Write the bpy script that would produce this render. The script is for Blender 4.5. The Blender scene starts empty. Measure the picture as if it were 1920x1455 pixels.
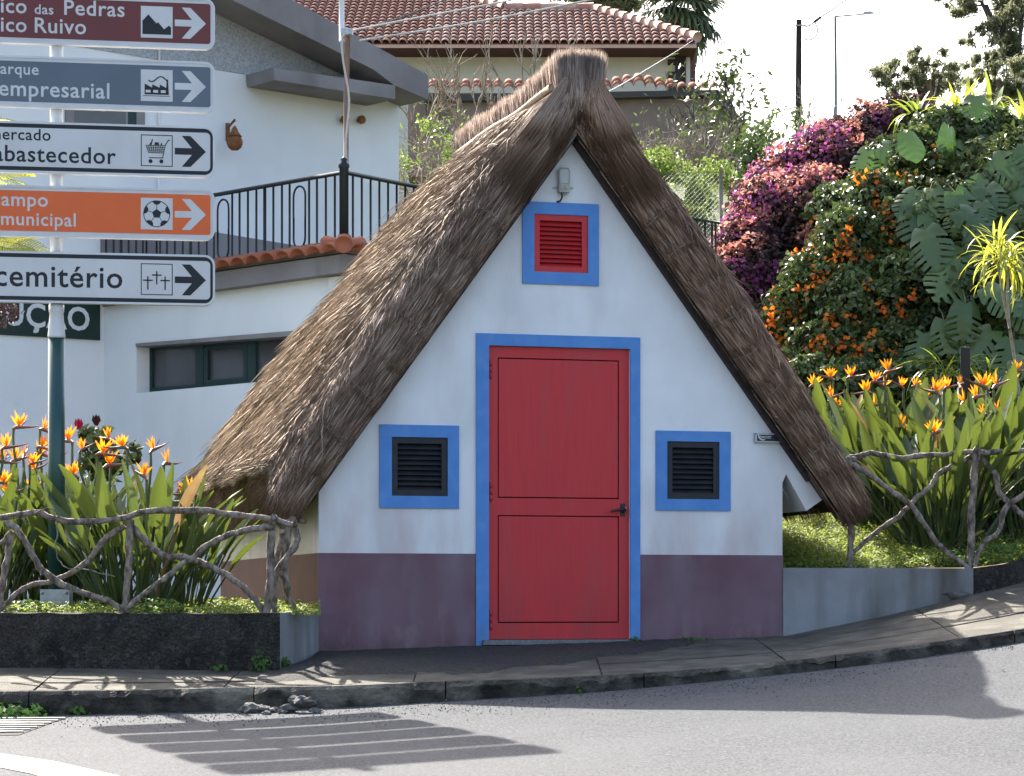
import bpy, bmesh, math, random
import numpy as np
from mathutils import Vector, Matrix

SC = bpy.context.scene
COL = SC.collection
CZ = 1.6            # eye height above the road under the camera
F = 5000.0          # focal length in photograph pixels (1920 wide)
HX, HY = 960.0, 1130.0

# ------------------------------------------------------------------ camera
cam = bpy.data.cameras.new('camera'); cam.lens = F / 1920 * 36; cam.sensor_width = 36
cam.shift_y = (HY - 727.5) / 1920; cam.clip_start = 0.1; cam.clip_end = 3000
camo = bpy.data.objects.new('camera', cam); COL.objects.link(camo)
camo.location = (0, 0, CZ); camo.rotation_euler = (math.radians(90), 0, 0)
SC.camera = camo
# ------------------------------------------------------------------ sky + sun
SUN = Vector((-.41 * math.cos(math.radians(41)), .912 * math.cos(math.radians(41)), math.sin(math.radians(41)))).normalized()
w = bpy.data.worlds.new('World'); SC.world = w; w.use_nodes = True
nt = w.node_tree; nt.nodes.clear()
sky = nt.nodes.new('ShaderNodeTexSky'); sky.sky_type = 'NISHITA'; sky.sun_disc = False
sky.sun_elevation = math.asin(SUN.z); sky.sun_rotation = math.atan2(SUN.x, SUN.y)
sky.air_density = 1.0; sky.dust_density = 5.0; sky.ozone_density = 1.0
bg = nt.nodes.new('ShaderNodeBackground'); bg.inputs['Strength'].default_value = 0.15
wo = nt.nodes.new('ShaderNodeOutputWorld')
nt.links.new(sky.outputs[0], bg.inputs[0]); nt.links.new(bg.outputs[0], wo.inputs[0])
sl = bpy.data.lights.new('sun', 'SUN'); sl.energy = 5.0; sl.angle = math.radians(0.53); sl.color = (1.0, 0.95, 0.87)
so = bpy.data.objects.new('sun', sl); COL.objects.link(so); so.location = (-20, 35, 52)
so.rotation_euler = (-SUN).to_track_quat('-Z', 'Y').to_euler()
vs = SC.view_settings; vs.view_transform = 'Standard'; vs.look = 'None'; vs.exposure = 1.82; vs.gamma = 1.0
vs.use_curve_mapping = False
SC.cycles.use_denoising = True; SC.cycles.denoising_prefilter = 'ACCURATE'
SC.cycles.max_bounces = 4; SC.cycles.diffuse_bounces = 2; SC.cycles.glossy_bounces = 2; SC.cycles.transmission_bounces = 3
SC.cycles.use_adaptive_sampling = True; SC.cycles.adaptive_threshold = 0.015

# ------------------------------------------------------------------ helpers
rng = np.random.default_rng(7); random.seed(7)
V3 = Vector
def P(px, py, Y):
    return V3(((px - HX) / F * Y, Y, CZ + (HY - py) / F * Y))
def PL(pts, Y): return [P(p[0], p[1], p[2] if len(p) > 2 else Y) for p in pts]

WM = {}
def zstain(m, z0, z1, col, scale, lo, hi, stretch=(1, 1, .3), amount=.7):
    # a stain with its own ragged shape, fading out at height z1 of the object
    t = m.node_tree; N = t.nodes; L = t.links; b = N['Principled BSDF']; old = b.inputs['Base Color'].links[0].from_socket
    tc = N.new('ShaderNodeTexCoord'); mp = N.new('ShaderNodeMapping'); mp.inputs['Scale'].default_value = stretch; L.new(tc.outputs['Object'], mp.inputs[0])
    n = N.new('ShaderNodeTexNoise'); n.inputs['Scale'].default_value = scale; n.inputs['Detail'].default_value = 7; L.new(mp.outputs[0], n.inputs['Vector'])
    r = N.new('ShaderNodeMapRange'); L.new(n.outputs['Fac'], r.inputs[0]); r.inputs[1].default_value = lo; r.inputs[2].default_value = hi; r.inputs[4].default_value = amount
    sp = N.new('ShaderNodeSeparateXYZ'); L.new(tc.outputs['Object'], sp.inputs[0])
    r2 = N.new('ShaderNodeMapRange'); L.new(sp.outputs[2], r2.inputs[0]); r2.inputs[1].default_value = z0; r2.inputs[2].default_value = z1; r2.inputs[3].default_value = 1; r2.inputs[4].default_value = 0
    k = N.new('ShaderNodeMath'); k.operation = 'MULTIPLY'; L.new(r.outputs[0], k.inputs[0]); L.new(r2.outputs[0], k.inputs[1])
    x = N.new('ShaderNodeMix'); x.data_type = 'RGBA'; L.new(k.outputs[0], x.inputs[0]); L.new(old, x.inputs[6]); x.inputs[7].default_value = (*col, 1)
    L.new(x.outputs[2], b.inputs['Base Color']); return m
def link(o, parent=None, Wm=None):
    COL.objects.link(o)
    if parent is not None: o.parent = parent
    if Wm is not None: WM[o.name] = Wm
    return o
def tag(o, label=None, cat=None, group=None, kind=None):
    if label: o['label'] = label
    if cat: o['category'] = cat
    if group: o['group'] = group
    if kind: o['kind'] = kind
    return o
def thing(name, label, cat, loc=(0, 0, 0), rotz=0.0, group=None):
    o = bpy.data.objects.new(name, None); o.empty_display_size = .1
    o.location = loc; o.rotation_euler = (0, 0, rotz)
    link(o, None, Matrix.Translation(V3(loc)) @ Matrix.Rotation(rotz, 4, 'Z'))
    return tag(o, label, cat, group)
def wm(o): return WM[o.name] if o is not None else Matrix.Identity(4)

def np_obj(name, V, faces, mat, parent=None, attrs=None, smooth=False, world=True, kind=None):
    """V (n,3) world coordinates; faces: list of int arrays (m,3)/(m,4)"""
    V = np.asarray(V, dtype=np.float64).reshape(-1, 3)
    Wm = wm(parent)
    if world and parent is not None:
        I = np.array(Wm.inverted()); V = V @ I[:3, :3].T + I[:3, 3]
    me = bpy.data.meshes.new(name)
    me.vertices.add(len(V)); me.vertices.foreach_set('co', V.astype(np.float32).ravel())
    faces = [np.asarray(f, dtype=np.int32) for f in faces if len(f)]
    loops = np.concatenate([f.ravel() for f in faces])
    tot = np.concatenate([np.full(len(f), f.shape[1], dtype=np.int32) for f in faces])
    st = np.concatenate([[0], np.cumsum(tot)[:-1]]).astype(np.int32)
    me.loops.add(len(loops)); me.loops.foreach_set('vertex_index', loops)
    me.polygons.add(len(tot)); me.polygons.foreach_set('loop_start', st); me.polygons.foreach_set('loop_total', tot)
    if smooth: me.polygons.foreach_set('use_smooth', np.ones(len(tot), dtype=bool))
    me.update(calc_edges=True); me.validate()
    if attrs:
        for k, a in attrs.items():
            at = me.attributes.new(k, 'FLOAT', 'POINT'); at.data.foreach_set('value', np.asarray(a, dtype=np.float32))
    me.materials.append(mat)
    o = bpy.data.objects.new(name, me); link(o, parent, Wm)
    if kind: o['kind'] = kind
    return o

class MB:
    def __init__(s): s.v = []; s.f = []; s.sm = []
    def add(s, vs, fs, smooth=False):
        b = len(s.v); s.v += [tuple(v) for v in vs]; s.f += [tuple(i + b for i in f) for f in fs]
        s.sm += [smooth] * len(fs); return s
    def hexa(s, p):     # 8 corners: bottom loop 0-3, top loop 4-7
        return s.add(p, [(3, 2, 1, 0), (4, 5, 6, 7), (0, 1, 5, 4), (1, 2, 6, 5), (2, 3, 7, 6), (3, 0, 4, 7)])
    def box(s, o, a, b, c):   # origin and three edge vectors
        o, a, b, c = V3(o), V3(a), V3(b), V3(c)
        return s.hexa([o, o + a, o + a + b, o + b, o + c, o + a + c, o + a + b + c, o + b + c])
    def prism(s, pts, d):     # polygon extruded by vector d
        n = len(pts); d = V3(d); p = [V3(q) for q in pts]
        return s.add(p + [q + d for q in p], [tuple(range(n))[::-1], tuple(range(n, 2 * n))] +
                     [(i, (i + 1) % n, n + (i + 1) % n, n + i) for i in range(n)])
    def ring(s, outer, inner, d):   # frame: two loops of same count, extruded
        n = len(outer); d = V3(d); o = [V3(q) for q in outer]; i_ = [V3(q) for q in inner]
        v = o + i_ + [q + d for q in o] + [q + d for q in i_]; f = []
        for k in range(n):
            j = (k + 1) % n
            f += [(k, n + k, n + j, j), (2 * n + k, 2 * n + j, 3 * n + j, 3 * n + k), (k, j, 2 * n + j, 2 * n + k), (n + k, 3 * n + k, 3 * n + j, n + j)]
        return s.add(v, f)
    def tube(s, pts, r, sides=8, caps=True, jit=0.0, rnd=random):
        pts = [V3(p) for p in pts]; n = len(pts)
        if not hasattr(r, '__len__'): r = [r] * n
        vs, fs = [], []; up = None
        for i in range(n):
            t = (pts[min(i + 1, n - 1)] - pts[max(i - 1, 0)])
            if t.length < 1e-9: t = V3((0, 0, 1))
            t.normalize()
            if up is None:
                up = V3((0, 0, 1)) if abs(t.z) < .9 else V3((0, 1, 0))
            a = t.cross(up); a.normalize(); b = a.cross(t); up = b
            for k in range(sides):
                q = 2 * math.pi * k / sides; rr = r[i] * (1 + jit * (rnd.random() - .5))
                vs.append(pts[i] + a * math.cos(q) * rr + b * math.sin(q) * rr)
        for i in range(n - 1):
            for k in range(sides):
                j = (k + 1) % sides
                fs.append((i * sides + k, i * sides + j, (i + 1) * sides + j, (i + 1) * sides + k))
        if caps:
            fs.append(tuple(range(sides))); fs.append(tuple(range((n - 1) * sides, n * sides))[::-1])
        return s.add(vs, fs, True)
    def lathe(s, c, prof, sides=16, axis=(0, 0, 1)):   # prof [(r,h)...]
        ax = V3(axis).normalized(); t = V3((1, 0, 0)) if abs(ax.x) < .9 else V3((0, 1, 0))
        a = ax.cross(t).normalized(); b = ax.cross(a); c = V3(c); vs, fs = [], []
        for r, h in prof:
            for k in range(sides):
                q = 2 * math.pi * k / sides; vs.append(c + ax * h + (a * math.cos(q) + b * math.sin(q)) * r)
        n = len(prof)
        for i in range(n - 1):
            for k in range(sides):
                j = (k + 1) % sides; fs.append((i * sides + k, i * sides + j, (i + 1) * sides + j, (i + 1) * sides + k))
        fs.append(tuple(range(sides))[::-1]); fs.append(tuple(range((n - 1) * sides, n * sides)))
        return s.add(vs, fs, True)
    def blob(s, c, rad, sub=2, nz=.15, seed=0):
        bm = bmesh.new(); bmesh.ops.create_icosphere(bm, subdivisions=sub, radius=1)
        r = random.Random(seed); vs = []
        ph = [(r.uniform(1.5, 4), r.uniform(0, 6), r.choice([V3((r.gauss(0, 1), r.gauss(0, 1), r.gauss(0, 1))).normalized() for _ in range(4)])) for _ in range(6)]
        for v in bm.verts:
            k = 1 + nz * sum(math.sin(a * v.co.dot(d) * 2 + b) for a, b, d in ph) / 2.5
            vs.append((c[0] + v.co.x * rad[0] * k, c[1] + v.co.y * rad[1] * k, c[2] + v.co.z * rad[2] * k))
        fs = [tuple(v.index for v in f.verts) for f in bm.faces]; bm.free()
        return s.add(vs, fs, True)
    def build(s, name, mat, parent=None, world=True, bevel=0, kind=None):
        Wm = wm(parent); I = Wm.inverted()
        vs = [I @ V3(v) for v in s.v] if (world and parent is not None) else s.v
        me = bpy.data.meshes.new(name); me.from_pydata(vs, [], s.f); me.update()
        me.polygons.foreach_set('use_smooth', s.sm)
        if bevel:
            bm = bmesh.new(); bm.from_mesh(me)
            bmesh.ops.recalc_face_normals(bm, faces=bm.faces)
            es = [e for e in bm.edges if len(e.link_faces) == 2 and e.calc_face_angle(0) > .6]
            bmesh.ops.bevel(bm, geom=es, offset=bevel, segments=2, profile=.6, affect='EDGES', clamp_overlap=True)
            bm.to_mesh(me); bm.free()
        me.materials.append(mat)
        o = bpy.data.objects.new(name, me); link(o, parent, Wm)
        if kind: o['kind'] = kind
        return o
def inst(name, mesh, M, parent):      # shared-mesh part at world matrix M
    o = bpy.data.objects.new(name, mesh); o.parent = parent; COL.objects.link(o)
    o.matrix_basis = wm(parent).inverted() @ M; WM[o.name] = M
    return o
def mesh_only(mb, name, mat, smooth=None):
    me = bpy.data.meshes.new(name); me.from_pydata(mb.v, [], mb.f); me.update()
    me.polygons.foreach_set('use_smooth', mb.sm if smooth is None else [smooth] * len(mb.f)); me.materials.append(mat)
    return me
def cr(pts, n=6):   # catmull-rom through points
    p = [V3(q) for q in pts]; p = [p[0] * 2 - p[1]] + p + [p[-1] * 2 - p[-2]]; out = []
    for i in range(1, len(p) - 2):
        for k in range(n):
            t = k / n; a, b, c, d = p[i - 1], p[i], p[i + 1], p[i + 2]
            out.append(.5 * ((2 * b) + (c - a) * t + (2 * a - 5 * b + 4 * c - d) * t * t + (3 * b - a - 3 * c + d) * t ** 3))
    out.append(p[-2]); return out
def vnoise(x, y, seed=0):   # vectorised value noise in [-1,1]
    x = np.asarray(x, float); y = np.asarray(y, float)
    xi = np.floor(x).astype(np.int64); yi = np.floor(y).astype(np.int64); fx = x - xi; fy = y - yi
    fx = fx * fx * (3 - 2 * fx); fy = fy * fy * (3 - 2 * fy)
    def h(a, b):
        n = (a * 374761393 + b * 668265263 + seed * 974634777) & 0x7fffffff
        n = ((n ^ (n >> 13)) * 1274126177) & 0x7fffffff
        return ((n ^ (n >> 16)) & 0xffff) / 32767.5 - 1
    return (h(xi, yi) * (1 - fx) + h(xi + 1, yi) * fx) * (1 - fy) + (h(xi, yi + 1) * (1 - fx) + h(xi + 1, yi + 1) * fx) * fy

# ------------------------------------------------------------------ materials
def pmat(name, c1, c2=None, scale=4, rough=.85, bump=0, bscale=60, stretch=(1, 1, 1), spec=.3, c3=None, s3=2, t3=(.55, .7), m3=1.0,
         st3=(1, 1, 1), attr=False, transl=0, tcol=None, orand=0, metal=0, lo=.35, hi=.65, detail=5, bdist=.01):
    m = bpy.data.materials.new(name); m.use_nodes = True; t = m.node_tree; N = t.nodes; L = t.links
    b = N['Principled BSDF']; b.inputs['Roughness'].default_value = rough; b.inputs['Specular IOR Level'].default_value = spec
    b.inputs['Metallic'].default_value = metal
    tc = N.new('ShaderNodeTexCoord')
    def coord(s_):
        mp = N.new('ShaderNodeMapping'); mp.inputs['Scale'].default_value = s_; L.new(tc.outputs['Object'], mp.inputs[0]); return mp.outputs[0]
    def noise(sc, s_, det=5):
        n = N.new('ShaderNodeTexNoise'); n.inputs['Scale'].default_value = sc; n.inputs['Detail'].default_value = det
        L.new(coord(s_), n.inputs['Vector']); return n.outputs['Fac']
    def mix(fac, a, b_):
        x = N.new('ShaderNodeMix'); x.data_type = 'RGBA'
        if hasattr(fac, 'links'): L.new(fac, x.inputs[0])
        else: x.inputs[0].default_value = fac
        for q, i in ((a, 6), (b_, 7)):
            if hasattr(q, 'links'): L.new(q, x.inputs[i])
            else: x.inputs[i].default_value = (*q, 1)
        return x.outputs[2]
    def rmap(v, a, b_):
        r = N.new('ShaderNodeMapRange'); L.new(v, r.inputs[0]); r.inputs[1].default_value = a; r.inputs[2].default_value = b_; return r.outputs[0]
    col = None
    if c2 is not None:
        if attr:
            a = N.new('ShaderNodeAttribute'); a.attribute_name = 'rnd'; fac = a.outputs['Fac']
        elif orand:
            a = N.new('ShaderNodeObjectInfo'); fac = a.outputs['Random']
        else: fac = rmap(noise(scale, stretch, detail), lo, hi)
        col = mix(fac, c1, c2)
    if c3 is not None:
        f3 = rmap(noise(s3, st3, 6), *t3)
        if m3 != 1:
            k = N.new('ShaderNodeMath'); k.operation = 'MULTIPLY'; L.new(f3, k.inputs[0]); k.inputs[1].default_value = m3; f3 = k.outputs[0]
        col = mix(f3, col if col is not None else c1, c3)
    if col is None: b.inputs['Base Color'].default_value = (*c1, 1)
    else: L.new(col, b.inputs['Base Color'])
    if bump:
        bp = N.new('ShaderNodeBump'); bp.inputs['Strength'].default_value = bump; bp.inputs['Distance'].default_value = bdist
        L.new(noise(bscale, stretch, 4), bp.inputs['Height']); L.new(bp.outputs[0], b.inputs['Normal'])
    if transl:
        tr = N.new('ShaderNodeBsdfTranslucent')
        if tcol: tr.inputs[0].default_value = (*tcol, 1)
        elif col is not None: L.new(col, tr.inputs[0])
        else: tr.inputs[0].default_value = (*c1, 1)
        ms = N.new('ShaderNodeMixShader'); ms.inputs[0].default_value = transl
        L.new(b.outputs[0], ms.inputs[1]); L.new(tr.outputs[0], ms.inputs[2])
        L.new(ms.outputs[0], N['Material Output'].inputs[0])
    return m
M = {}
def zstain(m, z0, z1, col, scale, lo, hi, stretch=(1, 1, .3), amount=.7):
    # a stain with its own ragged shape, fading out at height z1 of the object
    t = m.node_tree; N = t.nodes; L = t.links; b = N['Principled BSDF']; old = b.inputs['Base Color'].links[0].from_socket
    tc = N.new('ShaderNodeTexCoord'); mp = N.new('ShaderNodeMapping'); mp.inputs['Scale'].default_value = stretch; L.new(tc.outputs['Object'], mp.inputs[0])
    n = N.new('ShaderNodeTexNoise'); n.inputs['Scale'].default_value = scale; n.inputs['Detail'].default_value = 7; L.new(mp.outputs[0], n.inputs['Vector'])
    r = N.new('ShaderNodeMapRange'); L.new(n.outputs['Fac'], r.inputs[0]); r.inputs[1].default_value = lo; r.inputs[2].default_value = hi; r.inputs[4].default_value = amount
    sp = N.new('ShaderNodeSeparateXYZ'); L.new(tc.outputs['Object'], sp.inputs[0])
    r2 = N.new('ShaderNodeMapRange'); L.new(sp.outputs[2], r2.inputs[0]); r2.inputs[1].default_value = z0; r2.inputs[2].default_value = z1; r2.inputs[3].default_value = 1; r2.inputs[4].default_value = 0
    k = N.new('ShaderNodeMath'); k.operation = 'MULTIPLY'; L.new(r.outputs[0], k.inputs[0]); L.new(r2.outputs[0], k.inputs[1])
    x = N.new('ShaderNodeMix'); x.data_type = 'RGBA'; L.new(k.outputs[0], x.inputs[0]); L.new(old, x.inputs[6]); x.inputs[7].default_value = (*col, 1)
    L.new(x.outputs[2], b.inputs['Base Color']); return m
M['asphalt'] = pmat('asphalt', (.022, .024, .027), (.096, .10, .106), scale=60, rough=.85, bump=1, bscale=90, spec=.12, c3=(.082, .085, .088), s3=.9, t3=(.45, .75), m3=.55, lo=.3, hi=.7, bdist=.006)
M['old_asphalt'] = pmat('old_asphalt', (.02, .019, .018), (.055, .05, .045), scale=40, rough=.9, bump=1, bscale=60, bdist=.02, c3=(.05, .055, .02), s3=8, t3=(.6, .7))
M['cement'] = pmat('cement', (.062, .055, .042), (.115, .103, .078), scale=7, rough=.88, bump=.6, bscale=70, c3=(.04, .034, .026), s3=2.6, t3=(.45, .68), m3=.85, detail=8)
M['kerb'] = pmat('kerb', (.018, .016, .013), (.07, .062, .05), scale=8, rough=.92, bump=1, bscale=35, bdist=.025, c3=(.20, .18, .14), s3=3.2, t3=(.52, .7), m3=.8, detail=8)
M['paint_white'] = pmat('paint_white', (.22, .22, .215), (.15, .15, .148), scale=20, rough=.7, bump=.4, bscale=150, c3=(.2, .2, .2), s3=14, t3=(.62, .7))
M['soil'] = pmat('soil', (.045, .04, .022), (.06, .09, .02), scale=2.5, rough=.95, bump=.8, bscale=25, bdist=.03)
M['ground'] = pmat('ground', (.06, .07, .03), (.09, .085, .05), scale=.5, rough=.95)
M['moss_concrete'] = pmat('moss_concrete', (.014, .012, .010), (.075, .066, .054), scale=75, rough=.95, bump=1, bscale=55, bdist=.03, c3=(.012, .011, .010), s3=5, t3=(.45, .65), m3=.8, detail=8, lo=.3, hi=.72)
M['grey_render'] = pmat('grey_render', (.27, .275, .285), (.20, .20, .20), scale=3, rough=.9, bump=.4, bscale=110, c3=(.075, .062, .05), s3=3.0, t3=(.44, .66), m3=.85, st3=(1, 1, .14))
M['limewash'] = pmat('limewash', (.76, .765, .76), (.69, .69, .685), scale=2.5, rough=.92, bump=.22, bscale=120, c3=(.46, .42, .41), s3=2.6, t3=(.48, .75), m3=.6, st3=(1, 1, .3))
M['white_wall'] = pmat('white_wall', (.75, .76, .77), (.68, .69, .70), scale=1.2, rough=.92, bump=.05, bscale=40, c3=(.55, .55, .53), s3=1.2, t3=(.56, .8), m3=.5, st3=(1, 1, .2))
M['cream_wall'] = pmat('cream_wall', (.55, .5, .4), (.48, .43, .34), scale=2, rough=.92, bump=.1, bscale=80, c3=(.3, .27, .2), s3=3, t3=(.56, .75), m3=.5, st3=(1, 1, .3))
M['purple'] = pmat('purple', (.145, .074, .092), (.185, .112, .135), scale=2.2, rough=.8, bump=.15, bscale=120, c3=(.215, .17, .195), s3=3.6, t3=(.5, .75), m3=.6, st3=(1, 1, .22))
M['brown_band'] = pmat('brown_band', (.135, .07, .05), (.10, .055, .042), scale=3, rough=.85, bump=.15, bscale=120)
M['blue'] = pmat('blue', (.075, .215, .52), (.095, .25, .56), scale=6, rough=.6, bump=.08, bscale=120, spec=.3, c3=(.12, .27, .55), s3=9, t3=(.52, .72), m3=.7)
M['red'] = pmat('red', (.53, .030, .034), (.48, .027, .032), scale=8, rough=.5, bump=.06, bscale=160, stretch=(8, 8, .4), spec=.35, c3=(.37, .055, .055), s3=5, t3=(.5, .78), m3=.55, st3=(1.5, 1, .25))
M['black_metal'] = pmat('black_metal', (.012, .013, .015), rough=.45, spec=.4)
M['louvre_dark'] = pmat('louvre_dark', (.016, .018, .024), (.026, .027, .03), scale=12, rough=.55, spec=.3)
M['gap'] = pmat('gap', (.008, .007, .007), rough=.9)
M['granite'] = pmat('granite', (.2, .21, .22), (.1, .1, .1), scale=120, rough=.6)
M['thatch_body'] = pmat('thatch_body', (.05, .034, .025), (.09, .064, .046), scale=14, rough=.95, bump=.8, bscale=30, bdist=.03)  # dark base colour, shade in the gaps between straws is put into it
M['straw'] = pmat('straw', (.105, .070, .049), (.55, .42, .305), rough=.75, spec=.25, attr=True, c3=(.30, .21, .10), s3=2.6, t3=(.55, .75), m3=.35)
M['straw_grey'] = pmat('straw_grey', (.12, .078, .059), (.54, .41, .32), rough=.75, spec=.25, attr=True)
M['straw_brown'] = pmat('straw_brown', (.125, .073, .052), (.57, .39, .285), rough=.75, spec=.25, attr=True)
M['bark'] = pmat('bark', (.085, .066, .052), (.33, .27, .215), scale=30, rough=.92, bump=1, bscale=50, bdist=.03, stretch=(1, 1, .5), c3=(.3, .28, .26), s3=9, t3=(.58, .72), m3=.7)
M['pole_wood'] = pmat('pole_wood', (.26, .2, .15), (.40, .33, .26), scale=20, rough=.8, bump=.3, bscale=50)
M['dark_wood'] = pmat('dark_wood', (.035, .024, .022), (.055, .04, .035), scale=12, rough=.85)
M['galv'] = pmat('galv', (.42, .44, .46), (.34, .36, .38), scale=25, rough=.45, metal=.6)
M['alu_white'] = pmat('alu_white', (.62, .62, .62), (.55, .55, .55), scale=6, rough=.4, spec=.5)
M['green_post'] = pmat('green_post', (.008, .05, .045), (.011, .06, .052), scale=5, rough=.3, spec=.5)
M['s_brown'] = pmat('s_brown', (.145, .024, .022), (.13, .022, .02), scale=4, rough=.4, spec=.4)
M['s_slate'] = pmat('s_slate', (.105, .13, .165), (.095, .12, .15), scale=4, rough=.4, spec=.4)
M['s_orange'] = pmat('s_orange', (.72, .125, .022), (.68, .115, .02), scale=4, rough=.4, spec=.4)
M['s_white'] = pmat('s_white', (.60, .59, .58), (.56, .55, .54), scale=4, rough=.4, spec=.4, c3=(.42, .41, .38), s3=5, t3=(.5, .75), m3=.35, st3=(1, 1, .4))
M['s_black'] = pmat('s_black', (.018, .019, .024), rough=.5)
M['sign_green'] = pmat('sign_green', (.012, .03, .024), rough=.5)
M['lamp_body'] = pmat('lamp_body', (.42, .40, .34), (.34, .32, .27), scale=20, rough=.5)
M['lamp_glass'] = pmat('lamp_glass', (.36, .37, .35), rough=.2, spec=.5)
M['plaque'] = pmat('plaque', (.013, .013, .035), rough=.3)
M['leaf_bop'] = pmat('leaf_bop', (.032, .062, .022), (.095, .13, .04), rough=.36, spec=.5, orand=1, transl=.25, tcol=(.125, .165, .025))
M['stalk'] = pmat('stalk', (.07, .11, .035), (.10, .13, .05), scale=6, rough=.5, transl=.15)
M['bract'] = pmat('bract', (.09, .10, .05), (.24, .07, .06), scale=12, rough=.45)
M['petal'] = pmat('petal', (.74, .20, .012), (.80, .31, .02), rough=.5, orand=1, transl=.45, tcol=(.92, .32, .012))
M['tongue'] = pmat('tongue', (.06, .05, .35), rough=.5)
M['grass'] = pmat('grass', (.10, .16, .03), (.24, .30, .06), rough=.6, attr=True, transl=.4, tcol=(.34, .40, .06))
M['clover'] = pmat('clover', (.055, .12, .022), (.12, .20, .04), rough=.6, attr=True, transl=.35)
M['weed'] = pmat('weed', (.045, .10, .02), (.09, .17, .035), rough=.6, attr=True, transl=.35)
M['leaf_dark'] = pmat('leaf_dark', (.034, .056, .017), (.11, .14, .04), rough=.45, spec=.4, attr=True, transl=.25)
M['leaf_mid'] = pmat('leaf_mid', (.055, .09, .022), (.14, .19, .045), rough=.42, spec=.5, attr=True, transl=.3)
M['leaf_lime'] = pmat('leaf_lime', (.10, .16, .03), (.22, .28, .06), rough=.5, attr=True, transl=.45)
M['leaf_euc'] = pmat('leaf_euc', (.11, .12, .07), (.27, .28, .16), rough=.5, attr=True, transl=.6)
M['leaf_maroon'] = pmat('leaf_maroon', (.045, .022, .028), (.095, .05, .045), rough=.5, attr=True, transl=.25)
M['bougain'] = pmat('bougain', (.20, .045, .14), (.44, .13, .34), rough=.6, attr=True, transl=.45)
M['bougain_young_lit'] = pmat('bougain_young_lit', (.36, .12, .09), (.60, .28, .22), rough=.6, attr=True, transl=.45)
M['orange_fl'] = pmat('orange_fl', (.70, .12, .01), (.82, .27, .03), rough=.6, attr=True, transl=.4)
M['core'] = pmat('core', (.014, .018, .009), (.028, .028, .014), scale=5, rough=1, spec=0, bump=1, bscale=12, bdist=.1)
M['monstera'] = pmat('monstera', (.045, .08, .02), (.105, .155, .042), rough=.3, spec=.5, orand=1, transl=.15, tcol=(.12, .25, .04))
M['sword'] = pmat('sword', (.06, .12, .02), (.15, .22, .04), rough=.38, spec=.5, orand=1, transl=.35, tcol=(.34, .42, .05))
M['sword_lime'] = pmat('sword_lime', (.20, .27, .04), (.30, .34, .06), rough=.38, spec=.5, orand=1, transl=.45, tcol=(.5, .5, .06))
M['twig'] = pmat('twig', (.16, .125, .095), (.30, .25, .19), scale=8, rough=.9)
M['twig_dark'] = pmat('twig_dark', (.05, .042, .036), (.10, .085, .07), scale=8, rough=.9)
M['rose'] = pmat('rose', (.35, .015, .07), rough=.6)
M['rose_dry'] = pmat('rose_dry', (.05, .012, .015), rough=.7)
M['fascia'] = pmat('fascia', (.19, .172, .172), (.25, .23, .23), scale=1.6, rough=.9, bump=.15, bscale=30, c3=(.12, .11, .11), s3=3, t3=(.55, .75), st3=(1, 1, .3), m3=.7)
M['pebble_dash'] = pmat('pebble_dash', (.27, .285, .30), (.42, .43, .44), scale=38, rough=.95, bump=.8, bscale=38, bdist=.02)
M['tile'] = pmat('tile', (.36, .17, .12), (.56, .36, .28), rough=.85, orand=1, c3=(.5, .36, .28), s3=6, t3=(.5, .75), m3=.6)
M['tile_red'] = pmat('tile_red', (.28, .085, .045), (.36, .125, .07), rough=.85, orand=1, c3=(.1, .06, .045), s3=7, t3=(.5, .7), m3=.6)
M['iron'] = pmat('iron', (.014, .02, .022), rough=.5)
M['win_frame'] = pmat('win_frame', (.012, .035, .034), rough=.4)
M['glass_dark'] = pmat('glass_dark', (.05, .052, .058), (.075, .078, .085), scale=1.2, rough=.12, spec=.6)
M['rust'] = pmat('rust', (.16, .06, .025), (.25, .11, .045), scale=14, rough=.8)
M['pipe_red'] = pmat('pipe_red', (.2, .13, .115), rough=.7)
M['cable'] = pmat('cable', (.46, .44, .39), rough=.6)
M['cable_dark'] = pmat('cable_dark', (.05, .05, .05), rough=.6)
M['cream_house'] = pmat('cream_house', (.66, .64, .56), (.58, .56, .50), scale=.8, rough=.9)
M['quoin'] = pmat('quoin', (.05, .05, .055), rough=.9)
M['maroon_side'] = pmat('maroon_side', (.08, .03, .028), rough=.9)
M['out_wall'] = pmat('out_wall', (.17, .125, .105), (.23, .175, .15), scale=.8, rough=.95, c3=(.1, .08, .07), s3=1.5, t3=(.5, .7), m3=.6)
M['out_roof'] = pmat('out_roof', (.06, .055, .052), rough=.9)
M['lamp_grey'] = pmat('lamp_grey', (.22, .23, .24), rough=.5, metal=.3)
M['pole_dark'] = pmat('pole_dark', (.035, .028, .026), (.05, .042, .038), scale=3, rough=.9)
M['palm'] = pmat('palm', (.05, .075, .035), (.10, .13, .06), rough=.45, orand=1, transl=.2)
M['palm_trunk'] = pmat('palm_trunk', (.10, .075, .055), (.16, .12, .09), scale=6, rough=.95)
M['chunk'] = pmat('chunk', (.09, .085, .078), (.16, .15, .135), scale=20, rough=.95, bump=.5, bscale=40)
M['wire'] = pmat('wire', (.27, .25, .22), rough=.6)
M['litter'] = pmat('litter', (.7, .7, .68), rough=.7)
M['grate'] = pmat('grate', (.13, .125, .12), (.08, .075, .07), scale=20, rough=.6, metal=.3)

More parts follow.
